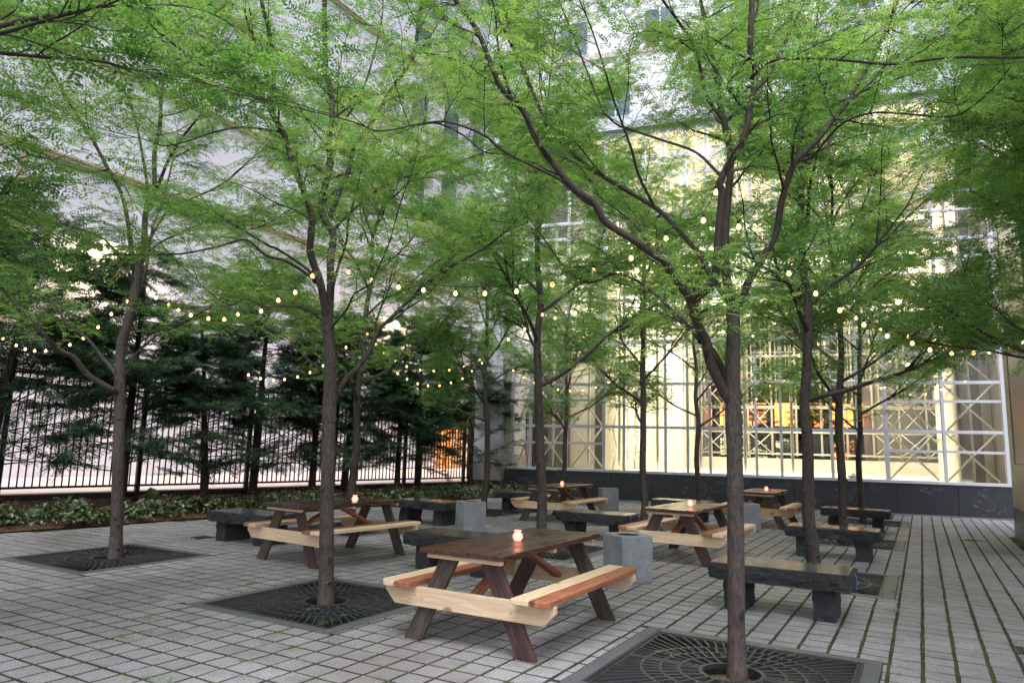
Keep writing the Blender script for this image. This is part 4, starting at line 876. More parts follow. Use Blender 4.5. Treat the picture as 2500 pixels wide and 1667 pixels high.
for k in range(6):
    for j_ in range(6):
        a, b = -4.45 + k * 1.24, -4.45 + (k + 1) * 1.24; z0 = 4.09 + j_ * 1.32
        tube('lattice_brace', (a, 2.34, z0), (b, 2.34, z0 + 1.32), .014); tube('lattice_brace', (b, 2.34, z0), (a, 2.34, z0 + 1.32), .014)
# lamps in the hall
for t, n_, z in ((-3.7, 2.2, 4.2), (-3.5, 5.5, 5.4), (4.4, 3.4, 4.4), (0.2, 4.0, 7.4), (2.2, 6.5, 6.3), (-1.6, 7.5, 6.3), (-6.4, 1.6, 6.2)):
    g = MB(); g.lathe([(0, .10), (.10, .08), (.13, 0), (0, -.01)], 12, (t, n_, z)); g.obj('hall_lamp', M['hall_lamp'], gh, smooth=True)
HL = (1.0, .91, .78)
lamp('hall_light', 'AREA', (-3.0, 4.0, 9.0), 900, HL, gh, (2, 6), aim=(-4.9, 5.0, 1.5))
lamp('hall_light', 'AREA', (3.6, 4.5, 9.0), 800, HL, gh, (2, 6), aim=(5.9, 5.0, 1.5))
lamp('hall_light', 'AREA', (0.5, 4.5, 12.2), 1200, HL, gh, (8, 7), aim=(.5, 5.4, 0))
lamp('hall_light', 'AREA', (-6.4, 1.7, 8.5), 260, HL, gh, (2, 1.6), aim=(-6.6, 3.0, 1.5))
lamp('hall_light', 'AREA', (-3.4, 2.6, 6.8), 420, (1, .92, .78), gh, (1.5, 1.0), aim=(-3.9, 5.3, 2.0))
# tower above and behind
tw = thing('tower', 'pale tower with white panel bands and window strips above the glass hall', 'building', (float(WO[0]), float(WO[1]), 0), WROT)
mb = MB(); mb.box(-9.2, 5.0, 6.3, 22, 13.02, 40); mb.box(-9.2, -3.2, DEP + 3.2, 22, -.02, 13.0)
mb.obj('tower_wall', M['tower_panel'], tw)
for z in (15.4, 18.6, 21.8, 25.0, 28.2, 31.4):
    mb = MB(); mb.box(-9.1, 4.9, 6.20, 6.295, z - .25, z - .05); mb.obj('string_course', M['cornice'], tw)
    for t in [-8.3 + 1.9 * i for i in range(7)][int(z) % 2::2]:
        mb = MB(); mb.box(t, t + 1.35, 6.22, 6.298, z, z + 1.7); f = mb.obj('window', M['mullion_metal'], tw)
        mb = MB(); mb.box(t + .07, t + .64, 6.205, 6.2195, z + .07, z + 1.63); mb.box(t + .71, t + 1.28, 6.205, 6.2195, z + .07, z + 1.63); mb.obj('pane', M['window_blue'], f)
for t in [-9.0 + 1.55 * i for i in range(10)]:
    mb = MB(); mb.box(t, t + .03, 6.28, 6.31, 13.1, 14.9); mb.obj('panel_seam', M['cornice'], tw)
sw = thing('side_wing', 'white gabled wing with dark diagonal trim right of the tower', 'building', (float(WO[0]), float(WO[1]), 0), WROT)
mb = MB(); mb.prism([(4.9, -.02), (12.5, -.02), (12.5, 16.5), (8.0, 16.5), (4.9, 13.6)], 15.3, 20, 'y'); mb.prism([(6.72, -.02), (12.5, -.02), (12.5, 16.0), (7.6, 16.0), (6.72, 13.2)], 3.0, 15.2, 'y'); mb.obj('wing_wall', M['tower_panel'], sw)
mb = MB()
for (a, b), (c, d) in (((6.75, 11.6), (7.9, 13.2)), ((6.8, 9.6), (7.9, 11.6)), ((7.95, 4), (8.1, 15.5))): mb.tube([(a, 2.96, b), (c, 2.96, d)], .045, 6)
mb.obj('trim', M['cornice'], sw)
for z in (9.5, 11.6, 13.6):
    mb = MB(); mb.box(8.3, 9.6, 2.90, 2.98, z, z + 1.3); mb.obj('window', M['window_blue'], sw)
# corner pier at the left of the hall
cp = thing('corner_pier', 'pale lilac corner wall with pink granite base left of the glass', 'wall', (float(WO[0]), float(WO[1]), 0), WROT)
mb = MB(); mb.bbox(-9.05, -8.10, -.35, 3.4, 1.22, 16, .01); mb.obj('upper_cladding', M['facade_white'], cp)
mb = MB(); mb.bbox(-9.10, -8.06, -.40, 3.4, .42, 1.215, .008); mb.obj('granite_base', M['granite_pink'], cp)
mb = MB(); mb.bbox(-9.12, -8.04, -.42, 3.4, -.02, .415, .008); mb.obj('foot_course', M['slate'], cp)
mb = MB(); mb.box(-8.09, -7.89, -.06, .20, .80, 13); mb.obj('edge_strip', M['limestone'], cp)
# granite pillar at the right edge
rp = thing('granite_pillar', 'dark granite pillar with cream edge at the right margin', 'pillar', (1.51, 15.4, 0))
mb = MB(); mb.bbox(0, 1.7, -1.9, 1.9, -.02, .62, .008); mb.obj('base_block', M['granite_brown'], rp)
mb = MB(); mb.bbox(.012, 1.68, 1.15, 1.88, .625, 14, .006); mb.bbox(.012, 1.68, -1.88, 1.148, .625, 1.42, .006); mb.obj('cream_cladding', M['limestone'], rp)
z = 1.424; mb = MB()
for h in (1.35, .95, 1.5, 1.5, 1.5, 1.5, 1.5, 1.5):
    mb.bbox(.030, 1.66, -1.87, 1.145, z + .004, z + h - .004, .004); z += h
mb.obj('granite_shaft', M['granite_brown'], rp)
# behind the hall: lit shopfront, seen through both glass walls
sf = thing('shopfront', 'orange and cream lit shopfront seen through the glass hall', 'building', (float(WO[0]), float(WO[1]), 0), WROT)

mb = MB(); mb.box(-6, 14, 27, 32, -.02, 12); mb.obj('shop_wall', M['brick_dark'], sf)
for i, t in enumerate([-4.6 + 1.7 * k for k in range(9)]):
    for z, h in ((.5, 2.0), (3.2, 1.6), (5.6, 1.5)):
        mb = MB(); mb.box(t, t + 1.3, 26.90, 26.98, z, z + h); f = mb.obj('window_frame', M['curb_tan'], sf)
        mb = MB(); mb.box(t + .06, t + 1.24, 26.87, 26.895, z + .06, z + h - .06); mb.obj('lit_pane', M['lit_cream'] if (i < 4 and z < 1) else M['lit_orange'] if (z > 3 or i % 2) and z < 5 else M['window_blue'], f)
mb = MB(); mb.box(-6, 14, 26.2, 26.995, 2.75, 2.98); mb.obj('awning', M['curb_cap'], sf)
f2 = thing('street_fence', 'black street fence seen through the glass hall', 'fence', (float(WO[0]), float(WO[1]), 0), WROT)
mb = MB(); t = -4.0
while t < 9: mb.box(t - .012, t + .012, 19.99, 20.01, .1, 2.3); t += .14
for z in (.2, 2.1): mb.box(-4, 9, 19.98, 20.02, z, z + .05)
mb.obj('picket_panel', M['fence_black'], f2)
for k in range(5):
    mb = MB(); mb.box(-4 + k * 3.25 - .05, -4 + k * 3.25 + .05, 19.93, 20.07, -.02, 2.45); mb.obj('post', M['fence_black'], f2)
# small parked car behind the fence
cx_, cy_ = wl(-1.9, 23.2)
car = thing('parked_car', 'small pale parked car seen through the glass near the left', 'car', (cx_, cy_, 0), WROT)
bm_ = MB(); prof = [(-2.1,.32),(-2.15,.62),(-2.0,.82),(-1.35,.92),(-.75,1.36),(.75,1.40),(1.45,.98),(2.05,.86),(2.15,.55),(2.1,.32)]
bm_.prism(prof, -.82, .82, 'y'); bm_.obj('body', M['car_white'], car)
for sy in (-1, 1):
    w2 = MB(); w2.prism([(-1.2,.94),(-.68,1.30),(.70,1.33),(1.28,.97)], sy*.822, sy*.83, 'y'); w2.obj('side_window', M['window_blue'], car)
    for sx in (-1.35, 1.35):
        wh = MB(); wh.tube([(sx, sy*.70, .32), (sx, sy*.86, .32)], .32, 20); q = wh.obj('wheel', M['rubber'], car)
        hb = MB(); hb.tube([(sx, sy*.861, .32), (sx, sy*.872, .32)], .19, 14); hb.obj('rim', M['steel'], q)
# items left on the inner sill
x_, y_ = wl(2.28, .22)
pt = thing('paper_tray', 'white paper food tray on the glass hall sill', 'food tray', (x_, y_, .881), WROT)
mb = MB(); mb.add([(-.10,-.05,0),(.10,-.05,0),(.10,.05,0),(-.10,.05,0),(-.17,-.09,.07),(.17,-.09,.07),(.17,.09,.07),(-.17,.09,.07)], [(0,3,2,1),(0,1,5,4),(1,2,6,5),(2,3,7,6),(3,0,4,7)]); mb.obj('tray', M['paper_white'], pt)
mb = MB(); mb.add([(-.11,-.06,.055),(.12,-.05,.05),(.10,.06,.055),(-.10,.05,.05),(.01,0,.15)], [(0,1,4),(1,2,4),(2,3,4),(3,0,4),(3,2,1,0)]); mb.obj('napkin', M['paper_white'], pt)
x_, y_ = wl(2.02, .20)
cn = thing('drink_can', 'teal drink can on the sill beside the paper tray', 'can', (x_, y_, .881))
mb = MB(); mb.lathe([(0,0),(.026,0),(.033,.008),(.033,.108),(.027,.12),(0,.12)], 16); mb.obj('can_body', M['can_teal'], cn, smooth=True)
# ---------------------------------------------------------------- vegetation
def smooth_path(P, sub=3):
    """P (n,4) -> Catmull-Rom refined"""
    P = np.asarray(P, float)
    if len(P) < 3: return P
    Q = np.vstack([2*P[0]-P[1], P, 2*P[-1]-P[-2]]); out = []
    for i in range(1, len(Q) - 2):
        a, b, c, d = Q[i-1], Q[i], Q[i+1], Q[i+2]
        for k in range(sub):
            t = k / sub
            out.append(.5*((2*b) + (-a+c)*t + (2*a-5*b+4*c-d)*t*t + (-a+3*b-3*c+d)*t**3))
    out.append(P[-1]); R = np.array(out); R[:, 3] = np.maximum(R[:, 3], .0012)
    return R
class Tubes:
    def __init__(s): s.V = []; s.F = []; s.n = 0
    def add(s, P, sides):
        P = np.asarray(P, float); n = len(P); X = P[:, :3]; r = P[:, 3]
        T = np.gradient(X, axis=0); T /= np.linalg.norm(T, axis=1, keepdims=True) + 1e-9
        ref = np.array([.3, .2, 1.0]) if abs(T[:, 2]).mean() < .8 else np.array([1.0, .1, 0])
        A = np.cross(T, ref); A /= np.linalg.norm(A, axis=1, keepdims=True) + 1e-9; B = np.cross(T, A)
        an = np.arange(sides) * 2 * PI / sides
        V = X[:, None] + (A[:, None] * np.cos(an)[None, :, None] + B[:, None] * np.sin(an)[None, :, None]) * r[:, None, None]
        s.V.append(V.reshape(-1, 3))
        i = np.arange(n - 1)[:, None] * sides; k = np.arange(sides)[None]; k2 = (k + 1) % sides
        F = np.stack([i + k, i + k2, i + sides + k2, i + sides + k], -1).reshape(-1, 4) + s.n
        s.F.append(F); s.n += n * sides
        c = s.n; s.V.append(X[-1:] + T[-1:] * r[-1]); s.n += 1
        e = c - sides
        s.F.append(np.array([(e + q, e + (q+1) % sides, c, c) for q in range(sides)]))
    def mesh(s, name):
        V = np.vstack(s.V); F = np.vstack(s.F)
        quads = F[F[:, 2] != F[:, 3]]
        return np_mesh(name, V, quads, smooth=True)
def grow(p, d, L, r0, r1, R, n=8, up=.0, wig=.18, droop=0.0):
    P = [np.array([*p, r0])]; d = np.array(d, float); d /= np.linalg.norm(d); st = L / n
    for i in range(n):
        d = d + R.randn(3) * wig * (.6 + .4 * i / n) * math.sqrt(8.0 / n) * .6 + np.array([0, 0, up / n - droop * i / n / n]); d /= np.linalg.norm(d)
        q = P[-1][:3] + d * st; P.append(np.array([*q, r0 + (r1 - r0) * (i + 1) / n]))
    return np.array(P)
def at_(P, t):
    s = t * (len(P) - 1); i = min(int(s), len(P) - 2); f = s - i
    return P[i] * (1 - f) + P[i+1] * f, (P[i+1][:3] - P[i][:3]) / (np.linalg.norm(P[i+1][:3] - P[i][:3]) + 1e-9)
def side_dir(T, R, spread=1.0, flat=.75, up=.15):
    h = np.array([-T[1], T[0], 0]); 
    if np.linalg.norm(h) < .25: a = R.uniform(0, 2*PI); h = np.array([math.cos(a), math.sin(a), 0])
    h /= np.linalg.norm(h); s = 1 if R.rand() < .5 else -1
    a = R.uniform(.5, 1.15) * spread
    d = T * math.cos(a) + h * s * math.sin(a) + R.randn(3) * .22
    d[2] = d[2] * (1 - flat) + up * R.uniform(.2, 1.3)
    return d / np.linalg.norm(d)

def leaf_mesh(name, pos, dr, L, pairs, wid, ll, mat, R, tone=.5, tvar=.22, droop=.2, upjit=.42, fold=.25):
    """pinnate leaves: pairs of small leaflets along a stalk, as one mesh"""
    n = len(pos); pos = np.asarray(pos); dr = np.asarray(dr); L = np.asarray(L)
    dr = dr / np.linalg.norm(dr, axis=1, keepdims=True)
    up = np.zeros((n, 3)); up[:, 2] = 1; up += R.randn(n, 3) * upjit
    sd = np.cross(dr, up); sd /= np.linalg.norm(sd, axis=1, keepdims=True) + 1e-9
    up = np.cross(sd, dr)
    V = np.zeros((n, pairs, 2, 4, 3), np.float32)
    for j in range(pairs):
        t = (j + .6) / pairs
        b = pos + dr * (L * t)[:, None] - np.array([0, 0, 1.0]) * (L * droop * t * t)[:, None]
        prof = math.sin(PI * (.18 + .72 * t)) ** .6
        for s, sg in enumerate((-1, 1)):
            q = R.randn(n, 3) * .16
            ld = sd * sg * .86 + dr * .50 - up * (fold + .1 * R.randn(n, 1)) + q
            ld /= np.linalg.norm(ld, axis=1, keepdims=True)
            pw = np.cross(up + R.randn(n, 3) * .25, ld); pw /= np.linalg.norm(pw, axis=1, keepdims=True) + 1e-9
            le = (ll * L / .15 * prof)[:, None]; w2 = (wid * L / .15 * prof)[:, None] * .5
            V[:, j, s, 0] = b; V[:, j, s, 1] = b + ld * le * .5 + pw * w2; V[:, j, s, 2] = b + ld * le; V[:, j, s, 3] = b + ld * le * .5 - pw * w2
    m = n * pairs * 2
    F = np.arange(m * 4, dtype=np.int32).reshape(-1, 4)
    cl = np.array([noise.noise(Vector((p[0] * .9, p[1] * .9, p[2] * 1.1 + 7))) for p in pos[::8]]); cl = np.repeat(cl, 8)[:n]
    base = np.clip(tone + R.randn(n) * tvar + cl * .45, 0, 1)
    r = np.repeat(base, pairs * 2 * 4)
    return np_mesh(name, V.reshape(-1, 3), F, rnd=r, mats=[mat])

class Tree:
    def __init__(s, seed): s.R = np.random.RandomState(seed); s.T = Tubes(); s.TL = Tubes(); s.lp = []; s.ld = []; s.ll = []
    def leaves_along(s, P, step, L0):
        R = s.R; seg = np.linalg.norm(P[-1][:3] - P[0][:3]); n = max(2, int(seg / step)); sg = 1
        for i in range(n + 1):
            t = .15 + .85 * i / n; p, T = at_(P, min(t, .999)); sg = -sg
            h = np.array([-T[1], T[0], 0]) * sg
            d = T * .55 + h * .9 + R.randn(3) * .25; d[2] = d[2] * .5 + R.uniform(-.35, .25)
            if i == n: d = T + R.randn(3) * .2
            s.lp.append(p[:3]); s.ld.append(d); s.ll.append(L0 * R.uniform(.7, 1.25))
    def twigs(s, P, n, L, leaf_step, L0, t0=.15):
        R = s.R
        for i in range(n):
            t = t0 + (1 - t0) * (i + R.rand()) / n; p, T = at_(P, min(t, .995))
            tw = grow(p[:3], side_dir(T, R, .9, .7, .12), L * R.uniform(.5, 1.2), max(.0022, p[3] * .45), .0010, R, 5, 0, .3, .25)
            s.TL.add(tw, 3); s.leaves_along(tw, leaf_step, L0)
    def branchlets(s, P, n, L, tw_n, tw_L, leaf_step, L0, t0=.25, up=.35, flat=.6):
        R = s.R
        for i in range(n):
            t = t0 + (1 - t0) * (i + R.rand()) / n; p, T = at_(P, min(t, .995))
            ln = L * R.uniform(.55, 1.2) * (1.15 - .45 * t)
            b = grow(p[:3], side_dir(T, R, 1.0, flat, up), ln, max(.0035, min(.012, p[3] * .55)), .0018, R, 8, .15, .24, .35)
            s.TL.add(smooth_path(b, 2), 5 if p[3] > .01 else 4)
            s.twigs(b, tw_n, tw_L, leaf_step, L0)
        p, T = at_(P, .999); s.leaves_along(P[-3:], .06, L0)
    def finish(s, root, pairs, wid, ll, tone=.5):
        link('trunk', s.T.mesh('trunk'), M['bark'], root)
        link('limbs', s.TL.mesh('limbs'), M['bark_limb_shade'], root)
        link('crown', leaf_mesh('crown', s.lp, s.ld, s.ll, pairs, wid, ll, M['locust_leaf'], s.R, tone + .02), None, root)

LEAFN = 0
def hand_tree(limbs, seed, label, dens=1.0, pairs=8, L0=.15, step=.055, ext=1.4):
    s = Tree(seed); R = s.R
    base = limbs[0][0]; o = np.array([base[0], base[1], 0, 0])
    root = thing('locust_tree', label, 'tree', (base[0], base[1], 0), group='honey locusts planted in rows')
    for i, l in enumerate(limbs):
        P = np.array(l) - o
        if i == 0:
            P[0, 3] *= 1.25
        if i == 0: P[0, 2] = -.15
        if i >= 2 and i not in () and l[-1][3] < .03:
            T = P[-1, :3] - P[-2, :3]; T[2] = T[2] * .6 + .1; e = grow(P[-1, :3], T, ext * R.uniform(.6, 1.3), P[-1, 3], .002, R, 6, .2, .2)
            P = np.vstack([P, e[1:]])
        Q = smooth_path(P, 4)
        if i < 2:
            Q[:, 3] *= 1 + .06 * np.array([noise.noise(Vector((0, seed, z * 5))) for z in Q[:, 2]])
            s.T.add(Q, 20)
            for k in range(int(9 * (Q[-1, 2] - Q[0, 2]) / 2)):   # knots and stubs
                p, T = at_(Q, R.uniform(.12, .98)); a = R.uniform(0, 2*PI); h = np.array([math.cos(a), math.sin(a), .15])
                r = p[3]; c = p[:3] + h * r * .80
                s.T.add(np.array([[*c, r * .30], [*(c + h * r * .25), r * .24], [*(c + h * r * R.uniform(.32, .5)), r * .10]]), 7)
            continue
        s.TL.add(Q, 12 if Q[0, 3] > .02 else 8)
        Lg = np.linalg.norm(np.diff(Q[:, :3], axis=0), axis=1).sum()
        thin = Q[0, 3] < .02
        s.branchlets(Q, int(Lg * 5.3 * dens) + 2, .95 if not thin else .75, 8, .36, step, L0, t0=.32 if not thin else .2)
    s.finish(root, pairs, .0135, .030, .55)
    return root, s

def free_tree(seed, H=8.4, low=2.15, nl=8, dens=1.0, pairs=6, L0=.17, step=.052, spread=1.0):
    """an unplaced honey locust: returns three meshes"""
    s = Tree(seed); R = s.R
    lean = R.randn(2) * .05
    n = 12; P = []
    x = y = 0.0
    for i in range(n + 1):
        z = -.15 + (H * .62 + .15) * i / n
        x += R.randn() * .028 + lean[0] * .08; y += R.randn() * .028 + lean[1] * .08
        rr = .082 * (1 - .62 * i / n) ** .9 + (.028 if i == 0 else 0)
        P.append([x if i else 0, y if i else 0, z, rr])
    Q = smooth_path(P, 4); s.T.add(Q, 16)
    for k in range(14):
        p, T = at_(Q, R.uniform(.05, .6)); a = R.uniform(0, 2*PI); h = np.array([math.cos(a), math.sin(a), .15]); r = p[3]; c = p[:3] + h * r * .8
        s.T.add(np.array([[*c, r * .34], [*(c + h * r * .3), r * .26], [*(c + h * r * .5), r * .10]]), 6)
    a0 = R.uniform(0, 2*PI); ht = H * .62
    top, T = at_(Q, .999)
    specs = []
    for i in range(nl):
        z = low + (ht - low) * (i / nl) ** 1.05 + R.uniform(-.1, .15); a = a0 + i * 2.4 + R.uniform(-.4, .4)
        el = .35 + .75 * i / nl + R.uniform(-.12, .2)
        specs.append((z, a, el, (2.5 + R.uniform(-.3, .5)) * spread * (1.0 - .12 * i / nl), .034 * (1 - .35 * i / nl)))
    for k in range(3):
        a = a0 + 1.1 + k * 2.1; specs.append((ht - .02, a, 1.15 + R.uniform(-.1, .1), 2.6, .028))
    for z, a, el, L, r in specs:
        p, T = at_(Q, min(.995, (z + .15) / (ht + .15)))
        d = (math.cos(a) * math.cos(el), math.sin(a) * math.cos(el), math.sin(el))
        l = grow(p[:3], d, L, r, .006, R, 10, .25 if el < .6 else .05, .2); lq = smooth_path(l, 3)
        (s.T if r > .024 else s.TL).add(lq, 9)
        s.branchlets(lq, int(L * 3.7 * dens) + 2, .95, 6, .36, step, L0, t0=.22)
        for q in range(2 if L > 1.5 else 1):      # forks
            p2, T2 = at_(l, R.uniform(.25, .6)); d2 = T2 + R.randn(3) * .45; d2[2] += .15
            f = grow(p2[:3], d2, L * R.uniform(.5, .75), p2[3] * .7, .004, R, 8, .3, .2); fq = smooth_path(f, 3); s.TL.add(fq, 7)
            s.branchlets(fq, int(L * 3.2 * dens) + 2, .8, 6, .34, step, L0, t0=.2)
    return s, pairs

cnt = {}
h3, s3 = hand_tree(LIMBS['a'], 31, 'nearest honey locust, forked trunk in the right foreground grate', .72, 8, .14, .044, 1.2)
h2, s2 = hand_tree(LIMBS['b'], 32, 'honey locust left of the nearest table, trunk in front of a farther table', .82, 8, .15, .046, 1.3)
h1, s1_ = hand_tree(LIMBS['c'], 33, 'honey locust at the far left with two low left-hand limbs', 1.15, 7, .16, .050, 1.3)
del s3, s2, s1_
VAR = []
for sd in (41, 42, 43, 44):
    s, pr = free_tree(sd, H=8.6 + .3 * (sd % 3), low=2.2 + .15 * (sd % 2))
    r = thing('locust_tree', 'x', 'tree', (0, 0, 0), group='honey locusts planted in rows')
    s.finish(r, pr, .0185, .037, .5)
    VAR.append([r, False]); del s
TREES = [
 ((1,1), 0, 20, 1.0, 'honey locust directly behind the nearest picnic table'),
 ((2,1), 1, 200, 1.0, 'honey locust behind the nearest right-hand stone bench'),
 ((0,1), 2, 75, .97, 'honey locust behind the left picnic table, second in the row along the bed'),
 ((1,2), 3, 140, .96, 'honey locust third from the front in the middle row, behind the middle benches'),
 ((2,2), 0, 250, 1.0, 'honey locust between the second and third stone benches on the right'),
 ((0,2), 1, 10, .95, 'honey locust left of the far left picnic table, third in the row along the bed'),
 ((0,3), 3, 300, .92, 'slim honey locust rising beyond the far left picnic table'),
 ((1,3), 2, 190, .92, 'slim honey locust in front of the plinth, last of the middle row'),
 ((2,3), 1, 95, .95, 'honey locust behind the farthest stone bench on the right'),
 ((2.6, 5.35), 2, 15, 1.0, 'honey locust right of the camera, its dark boughs hanging at the upper right'),
 ((2.6, 9.73), 0, 100, 1.02, 'honey locust at the right, only its boughs reaching into view'),
 ((2.0, 8.3), 3, 200, .98, 'honey locust just off the right margin, thick sprays hanging into view'),
 ((2.3, 12.3), 3, 60, 1.0, 'honey locust at the right margin in front of the granite pillar'),
 ((-12.2, -.6), 0, 130, .95, 'honey locust at the extreme left, only its boughs reaching into view'),
 ((-5.03, .95), 1, 330, .98, 'honey locust beside the camera at left, only drooping sprays in view'),
]
for key, vi, rot, sc, lab in TREES:
    x, y = GR[key] if key in GR else key
    v = VAR[vi]
    if not v[1]: r = v[0]; v[1] = True
    else: r = copy_tree(v[0])
    r.location = (x, y, 0); r.rotation_euler = (0, 0, math.radians(rot)); r.scale = (sc, sc, sc); r['label'] = lab

# evergreens along the fence
def evergreen(seed, H=5.6, r0=.11):
    s = Tree(seed); R = s.R
    P = grow((0, 0, -.1), (R.randn() * .03, R.randn() * .03, 1), H, r0, .02, R, 12, 0, .05); P[:, 0] *= .6; Q = smooth_path(P, 3); s.T.add(Q, 12)
    dead = []
    nb = 86
    for i in range(nb):
        f = (i + R.rand()) / nb; z = .75 + (H - .8) * f ** .92
        p, T = at_(Q, min(.99, (z + .1) / H)); a = R.uniform(0, 2*PI)
        L = (1.75 - 1.25 * f ** 1.9) * R.uniform(.7, 1.15)
        b = grow(p[:3], (math.cos(a), math.sin(a), R.uniform(-.1, .55)), L, .016 * (1 - .5 * f), .003, R, 8, -.1, .24, .35)
        s.TL.add(smooth_path(b, 2), 5)
        sparse = z < 2.0
        nn = int(L * (9 if sparse else 17))
        for k in range(nn):
            t = (.45 if sparse else .25) + (.55 if sparse else .75) * (k + R.rand()) / nn; q, T2 = at_(b, min(t, .995))
            tw = grow(q[:3], side_dir(T2, R, .9, .45, .05), R.uniform(.18, .46), .004, .001, R, 4, 0, .3, .2)
            s.TL.add(tw, 3)
            m = 9 if not sparse else (7 if R.rand() < .75 else 0)
            for j in range(m):
                u, T3 = at_(tw, min(.99, .1 + .9 * j / max(1, m - 1))); d = side_dir(T3, R, .7, .35, -.05)
                s.lp.append(u[:3]); s.ld.append(d); s.ll.append(R.uniform(.14, .24))
    root = thing('evergreen_tree', 'x', 'tree', (0, 0, 0), group='dark evergreens along the fence')
    link('trunk', s.T.mesh('trunk'), M['bark_evergreen'], root); link('limbs', s.TL.mesh('limbs'), M['bark_evergreen'], root)
    link('crown', leaf_mesh('crown', s.lp, s.ld, s.ll, 6, .0150, .046, M['evergreen_leaf'], R, .6, .25, .15, .7, .1), None, root)
    return root
EV = [[evergreen(s, H), False] for s, H in ((61, 5.3), (62, 5.7), (63, 5.0))]
EVP = [(-13.75, 8.55, 0, 30, 1.0, 'dark evergreen with thick trunk behind the far left locust'), (-13.5, 11.55, 1, 90, 1.0, 'dark evergreen behind the leftmost stone bench, second thick trunk'),
       (-13.3, 14.35, 2, 200, 1.0, 'dark evergreen behind the second locust of the bed row'), (-12.95, 17.1, 0, 160, 1.0, 'dark evergreen before the lit orange doorway'),
       (-12.75, 19.6, 1, 280, .95, 'last dark evergreen beside the corner wall'), (-14.2, 6.3, 2, 310, 1.12, 'tall dark evergreen at the left edge of the photo'),
       (-14.5, 3.6, 1, 10, 1.15, 'dark evergreen beyond the left edge, boughs crossing the fence'), (-13.0, 9.9, 2, 70, .86, 'smaller dark evergreen between the two thick evergreen trunks'),
       (-13.0, 12.9, 0, 250, .9, 'dark evergreen just right of the second thick evergreen trunk'), (-12.6, 15.7, 1, 200, .86, 'narrow dark evergreen left of the doorway glow')]
for x, y, vi, rot, sc, lab in EVP:
    v = EV[vi]
    if not v[1]: r = v[0]; v[1] = True
    else: r = copy_tree(v[0])
    r.location = (x, y, .03); r.rotation_euler = (0, 0, math.radians(rot)); r.scale = (sc, sc, sc); r['label'] = lab
for t, n_, vi, sc, lab in ((1.2, 17.6, 0, .42, 'small evergreen bush seen through the glass, left one'), (3.9, 17.8, 1, .40, 'small evergreen bush seen through the glass, middle one'), (6.6, 17.5, 2, .45, 'small evergreen bush seen through the glass, right one')):
    r = copy_tree(EV[vi][0]); x, y = wl(t, n_); r.location = (x, y, -.02); r.scale = (sc, sc, sc); r['label'] = lab; r['group'] = 'evergreen bushes beyond the glass hall'
ev_far = []
for t, n_, vi, sc, lab in ((-.8, 22, 1, .8, 'evergreen beyond the hall behind the street fence, left one'), (2.6, 22.5, 0, .85, 'evergreen beyond the hall behind the street fence, middle one'), (6.2, 22, 2, .8, 'evergreen beyond the hall behind the street fence, right one')):
    r = copy_tree(EV[vi][0]); x, y = wl(t, n_); r.location = (x, y, -.02); r.scale = (sc*1.3, sc*1.3, sc); r['label'] = lab; r['group'] = 'evergreens behind the street fence'

# bedding plants
def bedding(seed, big=False, nleaf=105, flowers=14):
    R = np.random.RandomState(seed); mb = MB()
    for k in range(nleaf):
        a = R.uniform(0, 2*PI); rr = abs(R.randn()) * .13; h = R.uniform(.06, .30) * (1 - rr * .8)
        s = R.uniform(.020, .040) * (2.6 if big else 1); c = Vector((rr * math.cos(a) * 1.2, rr * math.sin(a) * 1.2, h))
        nrm = Vector((math.cos(a) * .6 + R.randn() * .3, math.sin(a) * .6 + R.randn() * .3, .9)).normalized()
        u = nrm.cross(Vector((-math.sin(a), math.cos(a), 0.01))).normalized(); v = nrm.cross(u)
        vs = [c - u * s]; 
        for q, (pu, pv) in enumerate(((-.6, .62), (.1, .85), (.75, .55), (1.25, 0), (.75, -.55), (.1, -.85), (-.6, -.62))):
            vs.append(c + u * s * pu + v * s * pv + nrm * s * .18 * abs(pv))
        cc = c - nrm * s * .12
        t = float(np.clip(R.uniform(.1, .8) if R.rand() < .9 else .95, 0.01, 1))
        mb.add(vs + [cc], [(i, (i + 1) % 8, 8) for i in range(8)], 0, t)
    st = MB()
    for k in range(9):
        a = R.uniform(0, 2*PI); st.tube([(0, 0, -.03), (.05 * math.cos(a), .05 * math.sin(a), .12), (.13 * math.cos(a), .13 * math.sin(a), .24)], [.006, .004, .002], 4)
    fl = MB(); pink = seed % 3 == 0
    for k in range(flowers):
        a = R.uniform(0, 2*PI); rr = R.uniform(0, .2); c = Vector((rr * math.cos(a), rr * math.sin(a), R.uniform(.22, .36)))
        for q in range(5):
            b = q * 2 * PI / 5; d = Vector((math.cos(b), math.sin(b), .3)); e = Vector((-math.sin(b), math.cos(b), 0)); s = .015
            fl.add([c, c + d * s * .7 + e * s * .5, c + d * s * 1.4, c + d * s * .7 - e * s * .5], [(0, 1, 2, 3)], 0, .9 if (pink or k % 4 == 0) else .3)
    return mb.mesh('leaves', [M['bedding_leaf']], fix=False), st.mesh('stems', [M['bedding_leaf']]), fl.mesh('flowers', [M['petal']], fix=False)
BM = [bedding(s) for s in range(6)]; BG = [bedding(20 + s, True, 16, 4) for s in range(2)]
R = np.random.RandomState(99); k = 0
for y in np.arange(3.2, 21.2, .27):
    for row in range(3):
        if R.rand() < .10 + .12 * row: continue
        x = bed_edge(y) - .22 - row * .42 + R.uniform(-.16, .16); yy = y + R.uniform(-.12, .12)
        t_ = thing('bedding_plant', 'low leafy begonia with small pale and red flowers in the bed edge', 'plant', (x, yy, .03), R.uniform(0, 2*PI), 'begonias along the edge of the planting bed')
        sc = R.uniform(.75, 1.2); t_.scale = (sc, sc, sc * R.uniform(.85, 1.15))
        for nm, me in zip(('leaves', 'stems', 'flowers'), BM[k % 6]): link(nm, me, None, t_)
        k += 1
